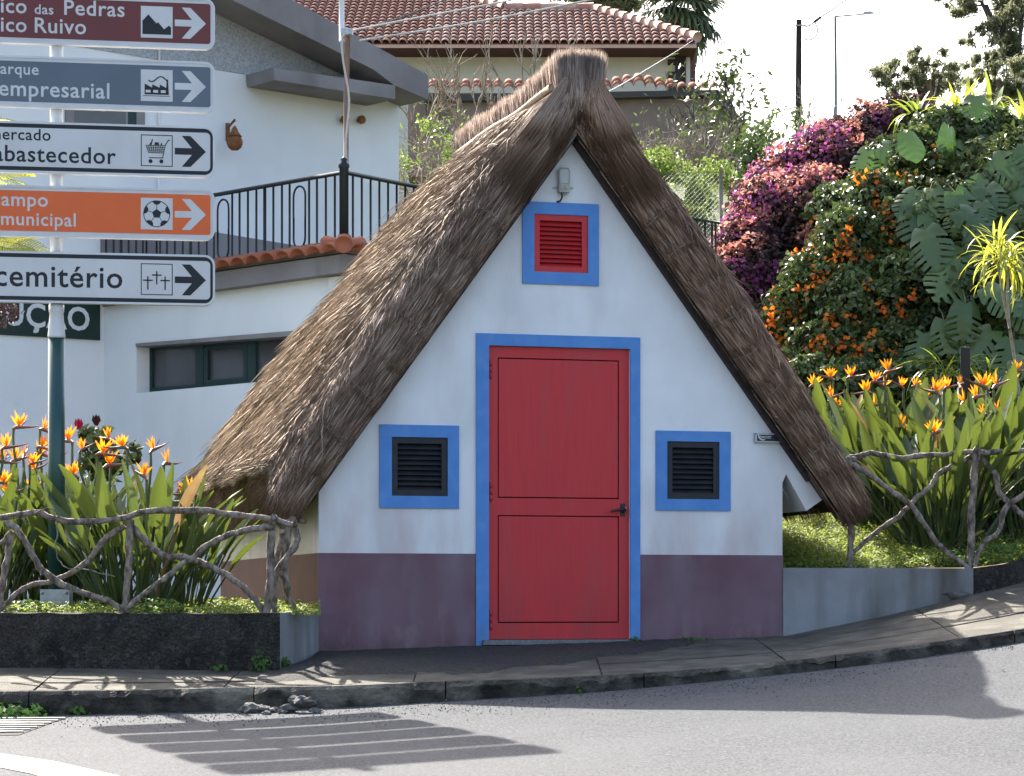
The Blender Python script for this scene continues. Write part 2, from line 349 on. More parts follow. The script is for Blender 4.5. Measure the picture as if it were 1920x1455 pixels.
M['facade'] = zstain(pmat('facade', (.76, .765, .76), (.69, .69, .685), scale=2.5, rough=.92, bump=.12, bscale=90, c3=(.50, .47, .46), s3=2.2, t3=(.46, .72), m3=.7, st3=(1, 1, .35)), .6, 1.25, (.50, .36, .36), 5, .42, .7, (1, 1, .3), .75)
zstain(M['purple'], .0, .32, (.27, .18, .19), 9, .55, .66, (1, 1, .5), .5)
zstain(M['purple'], -.1, .12, (.03, .035, .02), 6, .35, .6, (1, 1, .8), .8)

M['leaf_dry'] = pmat('leaf_dry', (.20, .12, .05), (.32, .22, .09), scale=6, rough=.7, transl=.3)

zstain(M['red'], .02, .5, (.25, .035, .035), 7, .4, .7, (1, 1, .3), .5)
zstain(M['blue'], -.05, .22, (.10, .14, .13), 7, .35, .6, (1, 1, .6), .6)
zstain(M['moss_concrete'], -.2, 1.5, (.10, .09, .075), 26, .56, .66, (1, 1, 1), .6)

# ================================================================== SETTING: road, pavement, garden ground
def curve(rows):      # rows (px,py,Y) -> world arrays, extended far left and right
    a = np.array([tuple(P(*r)) for r in rows]); return a
kt = curve([(-250, 1298, 16), (0, 1297, 16), (240, 1296, 16), (420, 1290, 16), (600, 1288, 16), (830, 1279, 16.05), (1040, 1273, 16.1), (1200, 1264, 16.15),
            (1400, 1249, 16.3), (1600, 1226, 16.5), (1800, 1198, 16.8), (1920, 1180, 17.0), (2150, 1140, 17.5)])
kb = curve([(-250, 1350, 16), (0, 1343, 16), (240, 1338, 16), (420, 1334, 16), (600, 1329, 16), (830, 1315, 16.05), (1040, 1303, 16.1), (1200, 1291, 16.15),
            (1400, 1271, 16.3), (1600, 1250, 16.5), (1800, 1223, 16.8), (1920, 1203, 17.0), (2150, 1163, 17.5)])
wb = curve([(-250, 1248, 17.15), (0, 1250, 17.15), (525, 1258, 17.2), (597, 1224, 17.95), (890, 1214, 18.25), (1200, 1204, 18.55), (1467, 1193, 18.85),
            (1650, 1156, 18.9), (1825, 1113, 18.95), (1920, 1090, 19.2), (2150, 1030, 20.2)])
def ext(a, dl, dr):
    return np.vstack([a[0] + np.array(dl) * 30, a, a[-1] + np.array(dr) * 30])
kt = ext(kt, (-1, 0, -.01), (1, .5, .05)); kb = ext(kb, (-1, 0, -.01), (1, .5, .05)); wb = ext(wb, (-1, 0, -.01), (1, .5, .05))
def at(a, X): return np.interp(X, a[:, 0], a[:, 1]), np.interp(X, a[:, 0], a[:, 2])
def smooth_at(a, X):
    ys = zs = 0
    for d in (-.25, -.12, 0, .12, .25):
        y, z = at(a, np.asarray(X) + d); ys = ys + y; zs = zs + z
    return ys / 5, zs / 5
def road_z(X, Y):
    yk, zk = smooth_at(kb, X); g = np.clip((zk - (0 - .02)) / 16.0, .02, .12)
    return zk + g * (Y - yk)
def on_road(px, py, dz=0.0):
    Y = 15.0
    for _ in range(60):
        z = float(road_z((px - HX) / F * Y, Y)); Yn = (CZ - z) * F / (py - HY) if py > HY + 5 else Y
        Y = .6 * Y + .4 * min(max(Yn, 8), 18)
    X = (px - HX) / F * Y
    return V3((X, Y, float(road_z(X, Y)) + dz))
def grid(xs, rows):   # rows: list of (n,3) arrays
    n = len(rows[0]); m = len(rows); V = np.vstack(rows)
    i, j = np.meshgrid(np.arange(m - 1), np.arange(n - 1), indexing='ij')
    a = (i * n + j).ravel(); return V, np.stack([a, a + 1, a + n + 1, a + n], 1)
# ground sheet far below everything to the horizon
mb = MB(); mb.add([(-900, -900, -3), (900, -900, -3), (900, 900, -3), (-900, 900, -3)], [(0, 1, 2, 3)])
tag(mb.build('ground', M['ground']), kind='structure')
# road
xs = np.concatenate([np.linspace(-30, -5, 14), np.linspace(-4.7, 6, 110), np.linspace(6.5, 32, 14)])
yk, zk = smooth_at(kb, xs); rows = []
for t in np.concatenate([np.linspace(0, .25, 26), np.linspace(.28, 1, 14)]):
    Y = (yk + .08) * (1 - t) + (-14) * t
    rows.append(np.stack([xs, Y, road_z(xs, Y)], 1))
V, Q = grid(xs, rows[::-1])
road = tag(np_obj('road', V, [Q], M['asphalt'], smooth=True), kind='structure')
# pavement bed + slabs + kerb stones
def pav(X, t):        # t=0 kerb back, t=1 wall base
    yk, zk = smooth_at(kt, X); yw, zw = at(wb, X); y0 = yk + .13
    return V3((X, float(y0 * (1 - t) + (yw + .03) * t), float(zk * (1 - t) + zw * t)))
px_ = np.linspace(-6, 7, 90); rows = []
for t in np.linspace(0, 1, 7):
    rows.append(np.array([tuple(pav(x, t) - V3((0, 0, .012))) for x in px_]))
V, Q = grid(px_, rows)
pavement = tag(np_obj('pavement', V, [Q], M['kerb'], smooth=True), kind='structure')
rs = random.Random(3)
cols = np.arange(-5.2, 6.2, 1.15)
for i in range(len(cols) - 1):
    for r in range(3):
        x0, x1 = cols[i] + .006, cols[i + 1] - .006; t0, t1 = r / 3 + .004, (r + 1) / 3 - .004
        dz = rs.uniform(-.004, .004); mb = MB(); n = 6; top = []
        xx = np.linspace(x0, x1, n)
        lo = [pav(x, t0) + V3((0, 0, dz)) for x in xx]; hi = [pav(x, t1) + V3((0, 0, dz)) for x in xx]
        vs = lo + hi + [p - V3((0, 0, .03)) for p in lo + hi]; fs = []
        for k in range(n - 1):
            fs.append((k, k + 1, n + k + 1, n + k)); fs.append((k, 2 * n + k, 2 * n + k + 1, k + 1)); fs.append((n + k + 1, 3 * n + k + 1, 3 * n + k, n + k))
        fs += [(0, n, 3 * n, 2 * n), (n - 1, 3 * n - 1, 4 * n - 1, 2 * n - 1)]
        mb.add(vs, fs); mb.build('paving_slab', M['cement'], pavement)
kc = [-5.5, -4.3, -3.05, -1.75, -.62, -.40 + .02, .78, 1.95, 3.1, 4.2, 5.4]
kc = [-5.5, -4.2, -2.9, -1.55, -.4, .8, 2.0, 3.2, 4.4, 5.6]
for i in range(len(kc) - 1):
    x0, x1 = kc[i] + .004, kc[i + 1] - .004; n = 60; prof = []
    for j, x in enumerate(np.linspace(x0, x1, n)):
        yk, zk = smooth_at(kt, x); yb, zb_ = smooth_at(kb, x); yk, zk, zb_ = float(yk), float(zk), float(zb_)
        e = .010 * float(vnoise(x * 7, 1.3, 5)) + .008 * float(vnoise(x * 23, 4.1, 6)); e2 = .012 * float(vnoise(x * 9, 8.2, 9))
        ch = .014 + .035 * max(0, float(vnoise(x * 9, 2.2, 7))) + .012 * abs(float(vnoise(x * 37, 5.2, 8)))
        prof.append([(x, yk + e2 * .5, zb_ - .06), (x, yk + e2, (zk + zb_) / 2), (x, yk + e, zk - ch), (x, yk + ch + e, zk + .002), (x, yk + .135, zk + .004), (x, yk + .135, zb_ - .06)])
    vs = [p for q in prof for p in q]; fs = []
    for j in range(n - 1):
        for k in range(5): fs.append((j * 6 + k, (j + 1) * 6 + k, (j + 1) * 6 + k + 1, j * 6 + k + 1))
    fs += [tuple(range(6)), tuple(range((n - 1) * 6, n * 6))[::-1]]
    mb = MB().add(vs, fs, False); mb.build('kerb_stone', M['kerb'], pavement)
# dark worn asphalt apron in front of the door
rows = []
xa = np.linspace(-1.58, 1.25, 90)
for t in np.linspace(0, 1, 8):
    rr = []
    for x in xa:
        s = (x + 1.58) / 2.83; t0 = .20 + .05 * float(vnoise(x * 3, .5, 2)) + .05 * float(vnoise(x * 11, .5, 5)) + .03 * float(vnoise(x * 34, .5, 6)) + .55 * max(0, s - .5) / .5; t1 = 1.03
        if x < -1.3: t1 = .83 + .03 * float(vnoise(x * 15, 3, 5))
        p = pav(x, t0 + (t1 - t0) * t) + V3((0, 0, .010 * min(1, t * 6) + .005 + .006 * float(vnoise(x * 14, t * 9, 3)) - (.012 if t == 0 else 0))); rr.append(tuple(p))
    rows.append(np.array(rr))
V, Q = grid(xa, rows)
tag(np_obj('asphalt_apron', V, [Q], M['old_asphalt'], pavement))
# painted line bottom left
def road_patch(name, poly, mat, dz=.004):
    mb = MB(); n = len(poly) // 2; a = poly[:n]; b = poly[n:][::-1]; rowsA = []; rowsB = []
    for k in range(n - 1):
        for q in np.linspace(0, 1, 6, endpoint=False):
            rowsA.append(on_road(a[k][0] * (1 - q) + a[k + 1][0] * q, a[k][1] * (1 - q) + a[k + 1][1] * q, dz)); rowsB.append(on_road(b[k][0] * (1 - q) + b[k + 1][0] * q, b[k][1] * (1 - q) + b[k + 1][1] * q, dz))
    m = len(rowsA); mb.add(rowsA + rowsB, [(k, k + 1, m + k + 1, m + k) for k in range(m - 1)])
    return mb.build(name, mat, road)
road_patch('painted_line', [(-150, 1392), (0, 1414), (100, 1428), (250, 1462), (150, 1480), (60, 1452), (0, 1440), (-150, 1415)][:8], M['paint_white'])

# garden ground
def g_front(X):
    # back of the planter / facade / retaining wall
    yw, zw = at(wb, X); return yw + .12
def garden_z(X, Y):
    X = np.asarray(X, float); Y = np.asarray(Y, float)
    left = -.085 + .012 * np.clip(Y - 17.3, 0, 9)
    right = .235 + .19 * np.clip(Y - 18.95, 0, 4.5) + .33 * np.clip(Y - 23.4, 0, 6)
    k = np.clip((X + 1.2) / 2.8, 0, 1); k = k * k * (3 - 2 * k)
    z = left * (1 - k) + right * k
    far = .27 * np.clip(Y - (33 - 6 * k), 0, 30)
    far = np.minimum(far, 3.6) + .02 * np.clip(Y - 66, 0, 200)
    return CZ + z + far
xs = np.concatenate([np.linspace(-70, -7, 16), np.linspace(-6, 8, 100), np.linspace(8.5, 80, 16)]); rows = []
yf = g_front(xs)
yf = np.where(xs < -1.35, 17.3, np.where(xs > 1.9, np.interp(xs, [1.9, 3.27, 3.5, 3.715, 4.8, 7.5, 40], [18.97, 19.03, 19.16, 19.36, 20.36, 21.7, 38]), 19.0))
for t in np.concatenate([np.linspace(0, .12, 30), np.linspace(.14, 1, 24)]):
    Y = yf * (1 - t) + 120 * t
    z = garden_z(xs, Y) + .03 * vnoise(xs * 1.7, Y * 1.7, 11) * np.clip((Y - yf) * 2, 0, 1)
    rows.append(np.stack([xs, Y, z], 1))
V, Q = grid(xs, rows)
tag(np_obj('garden_ground', V, [Q], M['soil'], smooth=True), kind='structure')

# ================================================================== THATCHED HOUSE
TH = math.radians(15.5); CU, SU = math.cos(TH), math.sin(TH)
O0 = V3((.316, 18.4, 0)); ZB = CZ - .31
house = thing('thatched_house', 'small white A-frame house with thatched roof, red door and blue window surrounds', 'house', (O0.x, O0.y, ZB), TH)
def H(u, v, z): return V3((O0.x + u * CU - v * SU, O0.y + u * SU + v * CU, ZB + z))
def fu(px, py, v=0.0):       # pixel -> (u,z) on the plane v
    r = (px - HX) / F
    u = (r * (O0.y + CU * v) - O0.x + SU * v) / (CU - SU * r); Y = O0.y + SU * u + CU * v
    return u, (HY - py) / F * Y + CZ - ZB
def HF(px, py, v=0.0): u, z = fu(px, py, v); return H(u, v, z)
def rect(px0, py0, px1, py1):      # pixel rectangle -> u0,u1,z0,z1
    a = fu(px0, (py0 + py1) / 2)[0]; b = fu(px1, (py0 + py1) / 2)[0]; xm = (px0 + px1) / 2
    return a, b, fu(xm, py1)[1], fu(xm, py0)[1]
def hbox(mb, u0, u1, v0, v1, z0, z1):
    return mb.hexa([H(u0, v0, z0), H(u1, v0, z0), H(u1, v1, z0), H(u0, v1, z0), H(u0, v0, z1), H(u1, v0, z1), H(u1, v1, z1), H(u0, v1, z1)])
def loop(u0, u1, z0, z1, v): return [H(u0, v, z0), H(u1, v, z0), H(u1, v, z1), H(u0, v, z1)]
A = np.array(fu(1072, 260)); EL = np.array(fu(562, 962)); ER = np.array(fu(1560, 965))
ULW = fu(597.5, 1100)[0]; URW = fu(1467, 1100)[0]
DEP = 3.75
# front wall (openings cut by boolean)
def on_line(B, u):  # z on inner line A->B at u
    return A[1] + (B[1] - A[1]) * (u - A[0]) / (B[0] - A[0])
zl = on_line(EL, ULW); wing = tuple(A + (ER - A) * ((fu(1541, 940)[0] - A[0]) / (ER[0] - A[0]))); wing2 = fu(1512, 958); notch = fu(1474, 889); notch2 = fu(1467, 905)
outl = [(ULW, -.35), (ULW, zl), tuple(A + np.array([0, .02])), wing, wing2, notch, (URW, notch2[1]), (URW, -.35)]
mb = MB().prism([H(u, .2, z) for u, z in outl], H(0, 0, 0) - H(0, .2, 0))
wall = mb.build('front_wall', M['facade'], house)
cuts = [rect(916, 651, 1181, 1199), rect(734, 820, 839, 930), rect(1250, 828, 1348, 936), rect(1001, 403, 1102, 511)]
cm = MB()
for k, (u0, u1, z0, z1) in enumerate(cuts): hbox(cm, u0, u1, -.1, .09 if k else .08, z0 - (.02 if k == 0 else 0), z1)
cut = cm.build('cutter', M['limewash'], house)
def boolean(o, c):
    for ob in (o, c):
        bm = bmesh.new(); bm.from_mesh(ob.data); bmesh.ops.recalc_face_normals(bm, faces=bm.faces); bm.to_mesh(ob.data); bm.free()
    md = o.modifiers.new('b', 'BOOLEAN'); md.operation = 'DIFFERENCE'; md.object = c; md.solver = 'EXACT'
    bpy.context.view_layer.update()
    me = bpy.data.meshes.new_from_object(o.evaluated_get(bpy.context.evaluated_depsgraph_get()))
    o.modifiers.clear(); o.data = me; bpy.data.objects.remove(c)
boolean(wall, cut)
# side and rear walls, soffit slabs
VB = 4.05
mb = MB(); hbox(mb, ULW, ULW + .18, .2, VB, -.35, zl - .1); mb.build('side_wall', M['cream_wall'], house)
mb = MB(); hbox(mb, URW - .18, URW, .2, VB, -.35, on_line(ER, URW) - .15); mb.build('side_wall', M['limewash'], house)
mb = MB(); mb.prism([H(u, VB - .15, z) for u, z in [(ULW + .18, -.35), (ULW + .18, zl - .12), (A[0], A[1] - .4), (URW - .18, on_line(ER, URW) - .2), (URW - .18, -.35)]], H(0, .15, 0) - H(0, 0, 0)); mb.build('rear_wall', M['limewash'], house)
zp = fu(744, 1037.5)[1]
# painted plinth, front (two sides of the door) and left flank
su0, su1, sz0, sz1 = rect(892, 629, 1199.5, 1214)
mb = MB(); hbox(mb, ULW - .004, su0 - .001, -.004, .01, -.35, zp); mb.build('painted_plinth', M['purple'], house)
mb = MB(); hbox(mb, su1 + .001, URW + .004, -.004, .01, -.35, zp); mb.build('painted_plinth', M['purple'], house)
mb = MB(); hbox(mb, ULW - .0045, ULW + .01, .0105, VB, -.35, zp); mb.build('painted_plinth', M['brown_band'], house)
# soffit slab under each slope
def slab(B, name, s1, t):
    d = (B - A) / np.linalg.norm(B - A); n = np.array([-d[1], d[0]]) * (1 if B[0] > A[0] else -1)
    if n[1] > 0: n = -n
    q0 = A; q1 = A + d * s1
    return q0, q1, n, d
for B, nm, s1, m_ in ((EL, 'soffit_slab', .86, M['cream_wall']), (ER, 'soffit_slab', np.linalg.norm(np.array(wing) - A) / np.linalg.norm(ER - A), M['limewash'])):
    d = B - A; n = np.array([-d[1], d[0]]) / np.linalg.norm(d)
    if n[1] > 0: n = -n
    q1 = A + d * s1; pts = [A, q1, q1 + n * .13, A + n * .13]
    mb = MB().prism([H(p[0], .2005, p[1]) for p in pts], H(0, 3.7, 0) - H(0, 0, 0)); mb.build(nm, m_, house)
# dark rafter edge along the right verge (and left)
for B in (ER,):
    d = B - A; n = np.array([-d[1], d[0]]) / np.linalg.norm(d)
    if n[1] > 0: n = -n
    s1 = .905
    a, b = A + d * .01, A + d * s1
    mb = MB().prism([H(p[0], -.002, p[1]) for p in (a, b, b + n * .022, a + n * .022)], H(0, -.05, 0) - H(0, 0, 0)); mb.build('rafter', M['dark_wood'], house)
# doorway: surround, door, step
du0, du1, dz0, dz1 = cuts[0]
mb = MB().prism([H(u, .0, z) for u, z in [(su0, -.32), (su0, sz1), (su1, sz1), (su1, -.32), (du1, -.32), (du1, dz1), (du0, dz1), (du0, -.32)]], H(0, -.014, 0) - H(0, 0, 0))
# extend jamb reveal
mb.build('door_surround', M['blue'], house)
g = .008
dv = .018
p1 = rect(934.5, 672.5, 1162, 934.5); p2 = rect(933, 966.5, 1162, 1168)
mb = MB(); hbox(mb, du0 + .002, du1 - .002, dv + .034, dv + .05, dz0, dz1 - .002); door = mb.build('door', M['red'], house); door['label'] = 'red metal door with two inset panels'
fm = MB()
fr = [(du0 + .003, du1 - .003, p1[3], dz1 - .003), (du0 + .003, du1 - .003, p2[3], p1[2]), (du0 + .003, du1 - .003, dz0 + .003, p2[2]),
      (du0 + .003, p1[0], p1[2], p1[3]), (p1[1], du1 - .003, p1[2], p1[3]), (du0 + .003, p1[0], p2[2], p2[3]), (p1[1], du1 - .003, p2[2], p2[3])]
for nm, (a, b, c, d_) in zip(['rail', 'rail', 'rail', 'stile', 'stile', 'stile', 'stile'], fr):
    mb = MB(); hbox(mb, a, b, dv, dv + .032, c, d_); mb.build(nm, M['red'], door)
for (a, b, c, d_) in (p1, p2):
    b = p1[1]; a = p1[0]
    mb = MB(); hbox(mb, a + g, b - g, dv + .0015, dv + .033, c + g, d_ - g); mb.build('panel', M['red'], door, bevel=.002)
    mb = MB(); hbox(mb, a, b, dv + .026, dv + .0335, c, d_); mb.build('panel_gap', M['gap'], door)
for py in (692, 921, 1162):
    u, z = fu(918, py); mb = MB()
    for k in (-.045, .0, .045): mb.lathe(H(u + .012, dv - .006, z + k - .02), [(.009, 0), (.009, .038)], 10)
    mb.build('hinge', M['red'], door)
u, z = fu(1169, 956); mb = MB(); mb.lathe(H(u, dv + .002, z - .0), [(.021, 0), (.021, .009), (.016, .012)], 18, axis=-(H(0, 1, 0) - H(0, 0, 0)))
mb.lathe(H(u, dv - .0, z), [(.010, 0), (.010, .05)], 12, axis=-(H(0, 1, 0) - H(0, 0, 0)))
mb.tube([H(u + .005, dv - .048, z + .003), H(u - .03, dv - .052, z + .001), H(u - .075, dv - .05, z - .008), H(u - .098, dv - .047, z - .014)], [.011, .010, .009, .008], 10)
mb.prism([H(u - .017, dv + .001, z - .045), H(u + .017, dv + .001, z - .045), H(u + .017, dv + .001, z + .045), H(u - .017, dv + .001, z + .045)], H(0, -.006, 0) - H(0, 0, 0))
hd = mb.build('door_handle', M['black_metal'], door)
mb = MB().lathe(H(u + .018, dv - .008, z + .012), [(.007, 0), (.007, .012)], 12, axis=-(H(0, 1, 0) - H(0, 0, 0))); mb.build('lock_cylinder', M['galv'], door)
s0, s1_, z0_, z1_ = rect(903, 1197.5, 1189, 1206)
mb = MB(); hbox(mb, s0, s1_, -.055, .09, dz0 - .036, dz0 - .001); mb.build('doorstep', M['granite'], house, bevel=.004)
mb = MB(); hbox(mb, s0 + .03, s1_ - .03, -.012, .09, -.35, dz0 - .0365); mb.build('step_riser', M['old_asphalt'], house)
# louvred windows
def window(o, i, ns, mat, lab):
    U0, U1, Z0, Z1 = rect(*o); u0, u1, z0, z1 = i
    mb = MB().ring(loop(U0, U1, Z0, Z1, 0), loop(u0, u1, z0, z1, 0), H(0, -.013, 0) - H(0, 0, 0))
    wn = mb.build('window', M['blue'], house); wn['label'] = lab
    b = .042
    mb = MB().ring(loop(u0 + .001, u1 - .001, z0 + .001, z1 - .001, .05), loop(u0 + b, u1 - b, z0 + b * .95, z1 - b, .05), H(0, -.052, 0) - H(0, 0, 0)); mb.build('window_frame', mat, wn)
    mb = MB(); hbox(mb, u0 + .002, u1 - .002, .062, .075, z0 + .002, z1 - .002); mb.build('backing', M['gap'], wn)
    a, c = z0 + b, z1 - b; st = (c - a) / ns
    for k in range(ns):
        zz = a + st * k; mb = MB()
        q = [(.004, zz - .004), (.010, zz - .006), (.048, zz + st * 1.02), (.042, zz + st * 1.04)]
        mb.prism([H(u0 + b - .003, v, z) for v, z in q], H(u1 - u0 - 2 * b + .006, 0, 0) - H(0, 0, 0)); mb.build('slat', mat, wn)
window((711, 797, 860, 953), cuts[1], 9, M['louvre_dark'], 'blue framed window with black louvres left of the door')
window((1229, 808.5, 1369, 957.5), cuts[2], 9, M['louvre_dark'], 'blue framed window with black louvres right of the door')
window((979, 380.5, 1122, 534), cuts[3], 10, M['red'], 'blue framed gable vent with red louvres')

# ---------------------------------------------------------------- thatch
class Side:
    def __init__(s, B, sgn, dtop, dbot):
        s.d = (B - A); s.L = np.linalg.norm(s.d); s.d = s.d / s.L
        s.n = np.array([-s.d[1], s.d[0]]); s.n = s.n if s.n[1] > 0 else -s.n
        s.sgn = sgn; s.dtop, s.dbot = dtop, dbot
        path = [(0, -.11), (.2, -.165), (.5, -.18), (.74, -.165), (.9, -.10), (.97, .02), (1.0, .26), (1.0, DEP)]
        n = np.array([p[0] for p in path]); v = np.array([p[1] for p in path])
        # densify smooth part
        T = .36; cl = np.concatenate([[0], np.cumsum(np.hypot(np.diff(n) * T, np.diff(v)))])
        s.c, s.pn, s.pv, s.C = cl, n, v, cl[-1]
    def T(s, x): return np.interp(x, [-.5, 0, .5, 1.5, 2.3, s.L], [.33, .33, .36, .38, .35, .27])
    def cutback(s, c): return .24 * np.clip((np.asarray(c, float) - .42) / .35, 0, 1)
    def S(s, x, c, off=0.0):
        x = np.asarray(x, float); c = np.clip(np.asarray(c, float), 0, s.C); T = s.T(x)
        n = np.interp(c, s.c, s.pn) * T; v = np.interp(c, s.c, s.pv)
        dep = np.interp(x, [0, s.L * .5, s.L * .75, s.L], [s.dtop, s.dtop * .7 + s.dbot * .3 - .05, s.dtop * .45 + s.dbot * .55, s.dbot]); v = np.where(v > .26, .26 + (v - .26) * (dep - .26) / (DEP - .26), v)
        lump = .026 * vnoise(x * 2.2, c * 2.6 + 7, 21 + s.sgn) + .022 * vnoise(x * 5, c * 9, 31 + s.sgn) + .012 * vnoise(x * 13, c * 19, 33 + s.sgn)
        # off along outward direction (front for the verge, slope-normal on top)
        f = np.clip((.62 - c) / .35, 0, 1) ; o = off + lump * (1 - .7 * f)
        nn = n + o * (1 - f); v = v - o * f
        droop = np.where(x > s.L, (x - s.L) * .35, 0)
        u = A[0] + s.d[0] * x + s.n[0] * nn; z = A[1] + s.d[1] * x + s.n[1] * nn - droop
        return np.stack([u, v, z], -1)
HM = np.array([[CU, -SU, 0], [SU, CU, 0], [0, 0, 1]])
def HW(p): return p @ HM.T + np.array([O0.x, O0.y, ZB])
LS = Side(EL, 1, 2.65, 4.75); RS = Side(ER, 2, 2.75, 3.95)
# body
bodyV, bodyF = [], []
for sd in (LS, RS):
    xs_ = np.linspace(-.42, sd.L, 44); cs = np.concatenate([np.linspace(0, .75, 14), np.linspace(.85, sd.C, 34)])
    X, C_ = np.meshgrid(xs_, cs, indexing='ij'); X = X - sd.cutback(C_) * np.clip(X / sd.L, 0, 1) ** 6; G = sd.S(X.ravel(), C_.ravel(), -.022)
    G[:, 0] = np.minimum(G[:, 0], A[0] + .05) if sd is LS else np.maximum(G[:, 0], A[0] - .05)
    nb = sum(len(q) for q in bodyV); m, n = len(xs_), len(cs)
    i, j = np.meshgrid(np.arange(m - 1), np.arange(n - 1), indexing='ij'); a = (i * n + j).ravel() + nb
    bodyV.append(G); bodyF.append(np.stack([a, a + 1, a + n + 1, a + n], 1))
    # eave end cap down to the inner line
    nb2 = nb + len(G); endo = G[(m - 1) * n:]
    inner = endo.copy(); tt = sd.T(sd.L); pn = np.interp(cs, sd.c, sd.pn) * tt
    inner[:, 0] = A[0] + sd.d[0] * (sd.L - .02); inner[:, 2] = A[1] + sd.d[1] * (sd.L - .02)
    bodyV.append(inner); k = np.arange(n - 1); o_ = nb + (m - 1) * n
    bodyF.append(np.stack([o_ + k, o_ + k + 1, nb2 + k + 1, nb2 + k], 1))
    # underside
    nb3 = nb2 + n; top = inner.copy(); top[:, 0] = A[0]; top[:, 2] = A[1]
    dep_t = np.interp(cs, sd.c, sd.pv); top[:, 1] = np.minimum(inner[:, 1], sd.dtop); bodyV.append(top)
    bodyF.append(np.stack([nb2 + k, nb2 + k + 1, nb3 + k + 1, nb3 + k], 1))
roof = np_obj('thatch_roof', HW(np.vstack(bodyV)), [np.vstack(bodyF)], M['thatch_body'], house)
def straws(name, p0, p1, p2, wd, mat, parent, rnd=None, taper=.6):
    """three-sided straws through p0,p1,p2 (local house coords)"""
    p0, p1, p2 = HW(p0), HW(p1), HW(p2); N = len(p0)
    t = p2 - p0; t /= np.linalg.norm(t, axis=1, keepdims=True) + 1e-9
    r = rng.normal(size=(N, 3)); a = np.cross(t, r); a /= np.linalg.norm(a, axis=1, keepdims=True) + 1e-9; b = np.cross(t, a)
    wd = (wd * np.ones(N))[:, None] / 2; V = np.empty((N, 7, 3))
    for k in range(3):
        q = 2 * math.pi * k / 3; o = a * math.cos(q) + b * math.sin(q)
        V[:, k] = p0 + o * wd; V[:, 3 + k] = p1 + o * wd * .95
    V[:, 6] = p2
    b0 = np.arange(N)[:, None] * 7
    Q = np.vstack([b0 + np.array([[k, (k + 1) % 3, 3 + (k + 1) % 3, 3 + k]]) for k in range(3)])
    T = np.vstack([b0 + np.array([[3 + k, 3 + (k + 1) % 3, 6]]) for k in range(3)])
    if rnd is None: rnd = rng.random(N)
    return np_obj(name, V.reshape(-1, 3), [Q, T], mat, parent, attrs={'rnd': np.repeat(np.clip(rnd, 0, 1), 7)}, kind='stuff')
def slope_straws(name, sd, N, c0, c1, x0, x1, Lr, mat, sweep=0.0, lift=.03, wd=.008, dark=0, base=.006, jitter=.05, course=0):
    x = rng.uniform(x0, x1, N); c = rng.uniform(c0, c1, N); Ln = rng.uniform(*Lr, N)
    ang = .07 * vnoise(x * 1.8, c * 2.2, 41) + .10 * vnoise(x * 9, c * 14, 42) + rng.normal(0, jitter, N)
    sw = sweep * np.exp(-((c - .55) / .45) ** 2)
    dc = Ln * (ang - sw)
    lay = rng.random(N) ** 1.6
    o0 = base * lay - .01; o2 = .008 + lift * lay
    e = np.minimum(x + Ln, sd.L + .06 + .06 * rng.random(N) - sd.cutback(c)); x = np.minimum(x, e - .1)
    if course:     # overlapping courses: each ends in a small cut step at its tie
        k0 = np.floor(x / course); ce = (k0 + 1) * course + .03 * vnoise(c * 9, k0 * 3.3, 3) + rng.normal(0, .012, N); e = np.where((ce > sd.L - .1) | (rng.random(N) < .45), e, np.minimum(x + Ln * .8, ce)); x = np.minimum(x, e - .06)
        f0 = np.clip((x - k0 * course) / course, 0, 1); f2 = np.clip((e - k0 * course) / course, 0, 1)
        o0 = o0 * .5 + .010 * f0 - .008; o2 = .003 + lift * lay + .010 * f2 - .004; dc = dc * .6
    p0 = sd.S(x, c, o0); p1 = sd.S(x + .55 * (e - x), c + dc * .5, (o0 + o2) / 2 + .004); p2 = sd.S(e, c + dc, o2)
    p2 += rng.normal(0, .006, (N, 3))
    ok = (p0[:, 0] < A[0] + .02) if sd is LS else (p0[:, 0] > A[0] - .02)
    rn = .45 + .22 * vnoise(x * 1.5, c * 1.9, 51) + .18 * vnoise(x * 9, c * 16, 53) + rng.normal(0, .27, N) + .12 * (lay - .4) - dark
    return straws(name, p0[ok], p1[ok], p2[ok], wd * rng.uniform(.7, 1.4, ok.sum()), mat, roof, rn[ok])
slope_straws('straw_layer', LS, 48000, .60, LS.C, -.1, LS.L - .08, (.14, .36), M['straw'], sweep=.45, lift=.04, wd=.007, jitter=.12)
tf = slope_straws('straw_tuft', LS, 3500, .5, LS.C, .0, LS.L - .15, (.3, .6), M['straw'], sweep=.35, lift=.10, wd=.008, jitter=.22)
slope_straws('straw_tuft', RS, 1300, .42, .9, .2, RS.L - .1, (.25, .5), M['straw_brown'], sweep=.1, lift=.10, wd=.008, jitter=.25)
slope_straws('straw_layer', LS, 9000, .38, 1.0, -.05, LS.L - .05, (.22, .5), M['straw_grey'], sweep=.30, lift=.035, jitter=.10)
slope_straws('verge_straw', LS, 11000, .0, .46, -.1, LS.L - .02, (.25, .6), M['straw_grey'], sweep=.06, lift=.012, wd=.007, dark=.06, jitter=.03, course=.30)
slope_straws('straw_layer', RS, 9000, .36, 1.1, -.05, RS.L - .05, (.22, .5), M['straw_brown'], sweep=.25, lift=.05, jitter=.12)
slope_straws('verge_straw', RS, 12000, .0, .46, -.1, RS.L - .02, (.25, .6), M['straw_brown'], sweep=.03, lift=.008, wd=.007, jitter=.02, course=.27)
slope_straws('straw_layer', RS, 9000, 1.0, RS.C, -.1, RS.L - .08, (.25, .55), M['straw_brown'], sweep=0, lift=.04, jitter=.12, wd=.011)
